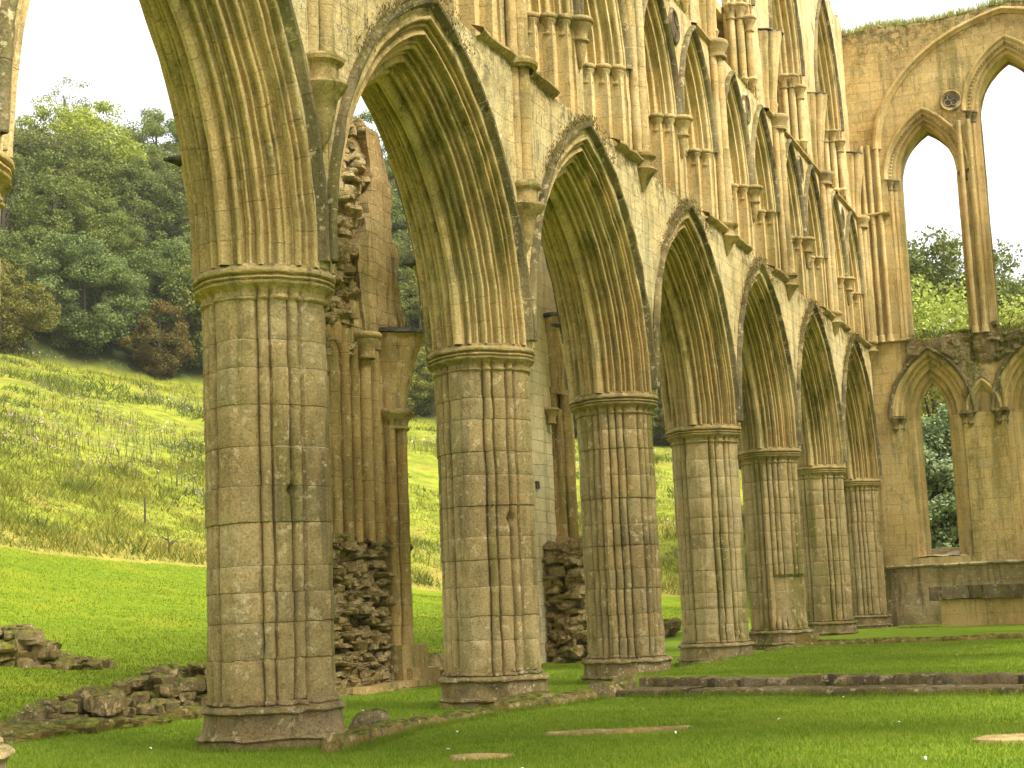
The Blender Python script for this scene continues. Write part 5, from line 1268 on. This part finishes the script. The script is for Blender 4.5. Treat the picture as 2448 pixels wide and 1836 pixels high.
for i, (dd, da, ks, s) in enumerate(rows):
    az = 11.5 + .7 * i
    while az < 46:
        a = az + r.normal(0, .3); D = dd + r.normal(0, 1.6)
        near = any(abs(a - q[2]) < 1.7 and abs(dd - q[1]) < 6 for q in SPECIAL)
        if not near:
            k = ks[int(r.integers(len(ks)))]; tree(k, gpt(d2f(a) + D, a), s * r.uniform(.85, 1.2), LBL[k], GR)
        az += da * r.uniform(.8, 1.2) * (1.0 if i else .9)
# trees beyond the end wall
tree('great_dark', gpt(96, 7.9), 1.12, 'big dark tree seen through the left upper lancet of the end wall', sz=1.22)
tree('great_dark', gpt(104, 3.6), 1.0, 'big dark tree seen right of the mullion between the upper lancets', sz=1.08)
tree('great_mid', gpt(112, 5.6), .95, 'mid green tree filling the gap low between the two big trees beyond the end wall')
tree('shrub', gpt(74, 7.0), 1.15, 'pale yellow green bushy tree in the left upper lancet', name='bushy_tree', sz=1.3)
tree('shrub', gpt(76, 4.1), 1.1, 'pale yellow green bushy tree right of the upper mullion', name='bushy_tree', sz=1.15)
tree('ivy', gpt(66, 7.35), 1.2, 'leafy shrub with pale leaf backs behind the left lower lancet', name='leafy_shrub', cat='shrub', sz=1.15)
tree('ivy', gpt(66, 3.7), 1.2, 'leafy shrub behind the middle lower lancet at the right frame edge', name='leafy_shrub', cat='shrub', sz=1.1)
for az, dd, k in ((9.5, 112, 'dark'), (1.8, 112, 'mid'), (0, 118, 'dark'), (-2.5, 120, 'mid'), (11.0, 120, 'dark'), (8.6, 86, 'dark')): tree(k, gpt(dd, az), 1.5, {'dark': 'dark green tree in the belt of trees beyond the end wall', 'mid': 'mid green tree in the belt of trees beyond the end wall'}[k], 'trees beyond the end wall')

# ------------------------------------------------------------------ damp air
g = NT('damp_air'); pv = g.n('ShaderNodeVolumePrincipled', None, {'Color': (.98, .985, .99, 1), 'Density': .00016, 'Anisotropy': .2})
g.t.links.new(pv.outputs[0], g.out.inputs['Volume'])
lo_, hi_ = (-330, -330, -1.6), (560, 460, 160)
hv = [(x_, y_, z_) for x_ in (lo_[0], hi_[0]) for y_ in (lo_[1], hi_[1]) for z_ in (lo_[2], hi_[2])]
mb = MB(); mb.add(hv, [(0, 1, 3, 2), (4, 6, 7, 5), (0, 4, 5, 1), (2, 3, 7, 6), (0, 2, 6, 4), (1, 5, 7, 3)]); mb.build('haze', g.mat, None, 0, kind='stuff')

# ------------------------------------------------------------------ world, sun, camera
W = bpy.data.worlds.new('World'); SC.world = W; W.use_nodes = True
nt = W.node_tree; nt.nodes.clear(); out = nt.nodes.new('ShaderNodeOutputWorld'); bg = nt.nodes.new('ShaderNodeBackground')
sky = nt.nodes.new('ShaderNodeTexSky'); sky.sky_type = 'NISHITA'; sky.sun_disc = False
SUN_EL, SUN_AZ = radians(50), radians(258)      # direction towards the sun: behind and right of the camera
sky.sun_elevation = SUN_EL; sky.sun_rotation = pi / 2 - SUN_AZ
sky.air_density = 1.0; sky.dust_density = 4
mx = nt.nodes.new('ShaderNodeMix'); mx.data_type = 'RGBA'; mx.inputs[0].default_value = .85; mx.inputs[7].default_value = (10.0, 10.05, 10.2, 1)
nt.links.new(sky.outputs[0], mx.inputs[6]); nt.links.new(mx.outputs[2], bg.inputs[0]); bg.inputs[1].default_value = .088; nt.links.new(bg.outputs[0], out.inputs[0])
ld = bpy.data.lights.new('sun', 'SUN'); ld.energy = 4.0; ld.angle = radians(22); ld.color = (1, .95, .86)
so = bpy.data.objects.new('sun', ld); COL.objects.link(so)
from mathutils import Vector, Matrix
dv = Vector((cos(SUN_EL) * cos(SUN_AZ), cos(SUN_EL) * sin(SUN_AZ), sin(SUN_EL)))
so.rotation_euler = dv.to_track_quat('Z', 'Y').to_euler(); so.location = (0, -20, 40)
cam = (-15.6254997, -9.34782170, 1.31192214, .383693488, .144493146, -.0420616319, 3793.02246)
yaw, pit, rol = cam[3:6]
f = Vector((cos(yaw) * cos(pit), sin(yaw) * cos(pit), sin(pit))); rv = Vector((sin(yaw), -cos(yaw), 0)); uv_ = rv.cross(f)
r2 = cos(rol) * rv + sin(rol) * uv_; u2 = -sin(rol) * rv + cos(rol) * uv_
cd_ = bpy.data.cameras.new('camera'); co = bpy.data.objects.new('camera', cd_); COL.objects.link(co)
cd_.sensor_fit = 'HORIZONTAL'; cd_.sensor_width = 36; cd_.lens = 36 * cam[6] / 2448; cd_.clip_end = 4000; cd_.clip_start = .1
M = Matrix((( r2.x, u2.x, -f.x, cam[0]), (r2.y, u2.y, -f.y, cam[1]), (r2.z, u2.z, -f.z, cam[2]), (0, 0, 0, 1)))
co.matrix_world = M
SC.camera = co
SC.view_settings.view_transform = 'Standard'; SC.view_settings.look = 'None'; SC.view_settings.exposure = 1.05; SC.view_settings.gamma = 1
SC.view_settings.use_curve_mapping = False
SC.cycles.denoising_prefilter = 'ACCURATE'; SC.cycles.volume_bounces = 2; SC.cycles.max_bounces = 7; SC.cycles.diffuse_bounces = 4; SC.cycles.transmission_bounces = 3; SC.cycles.transparent_max_bounces = 4
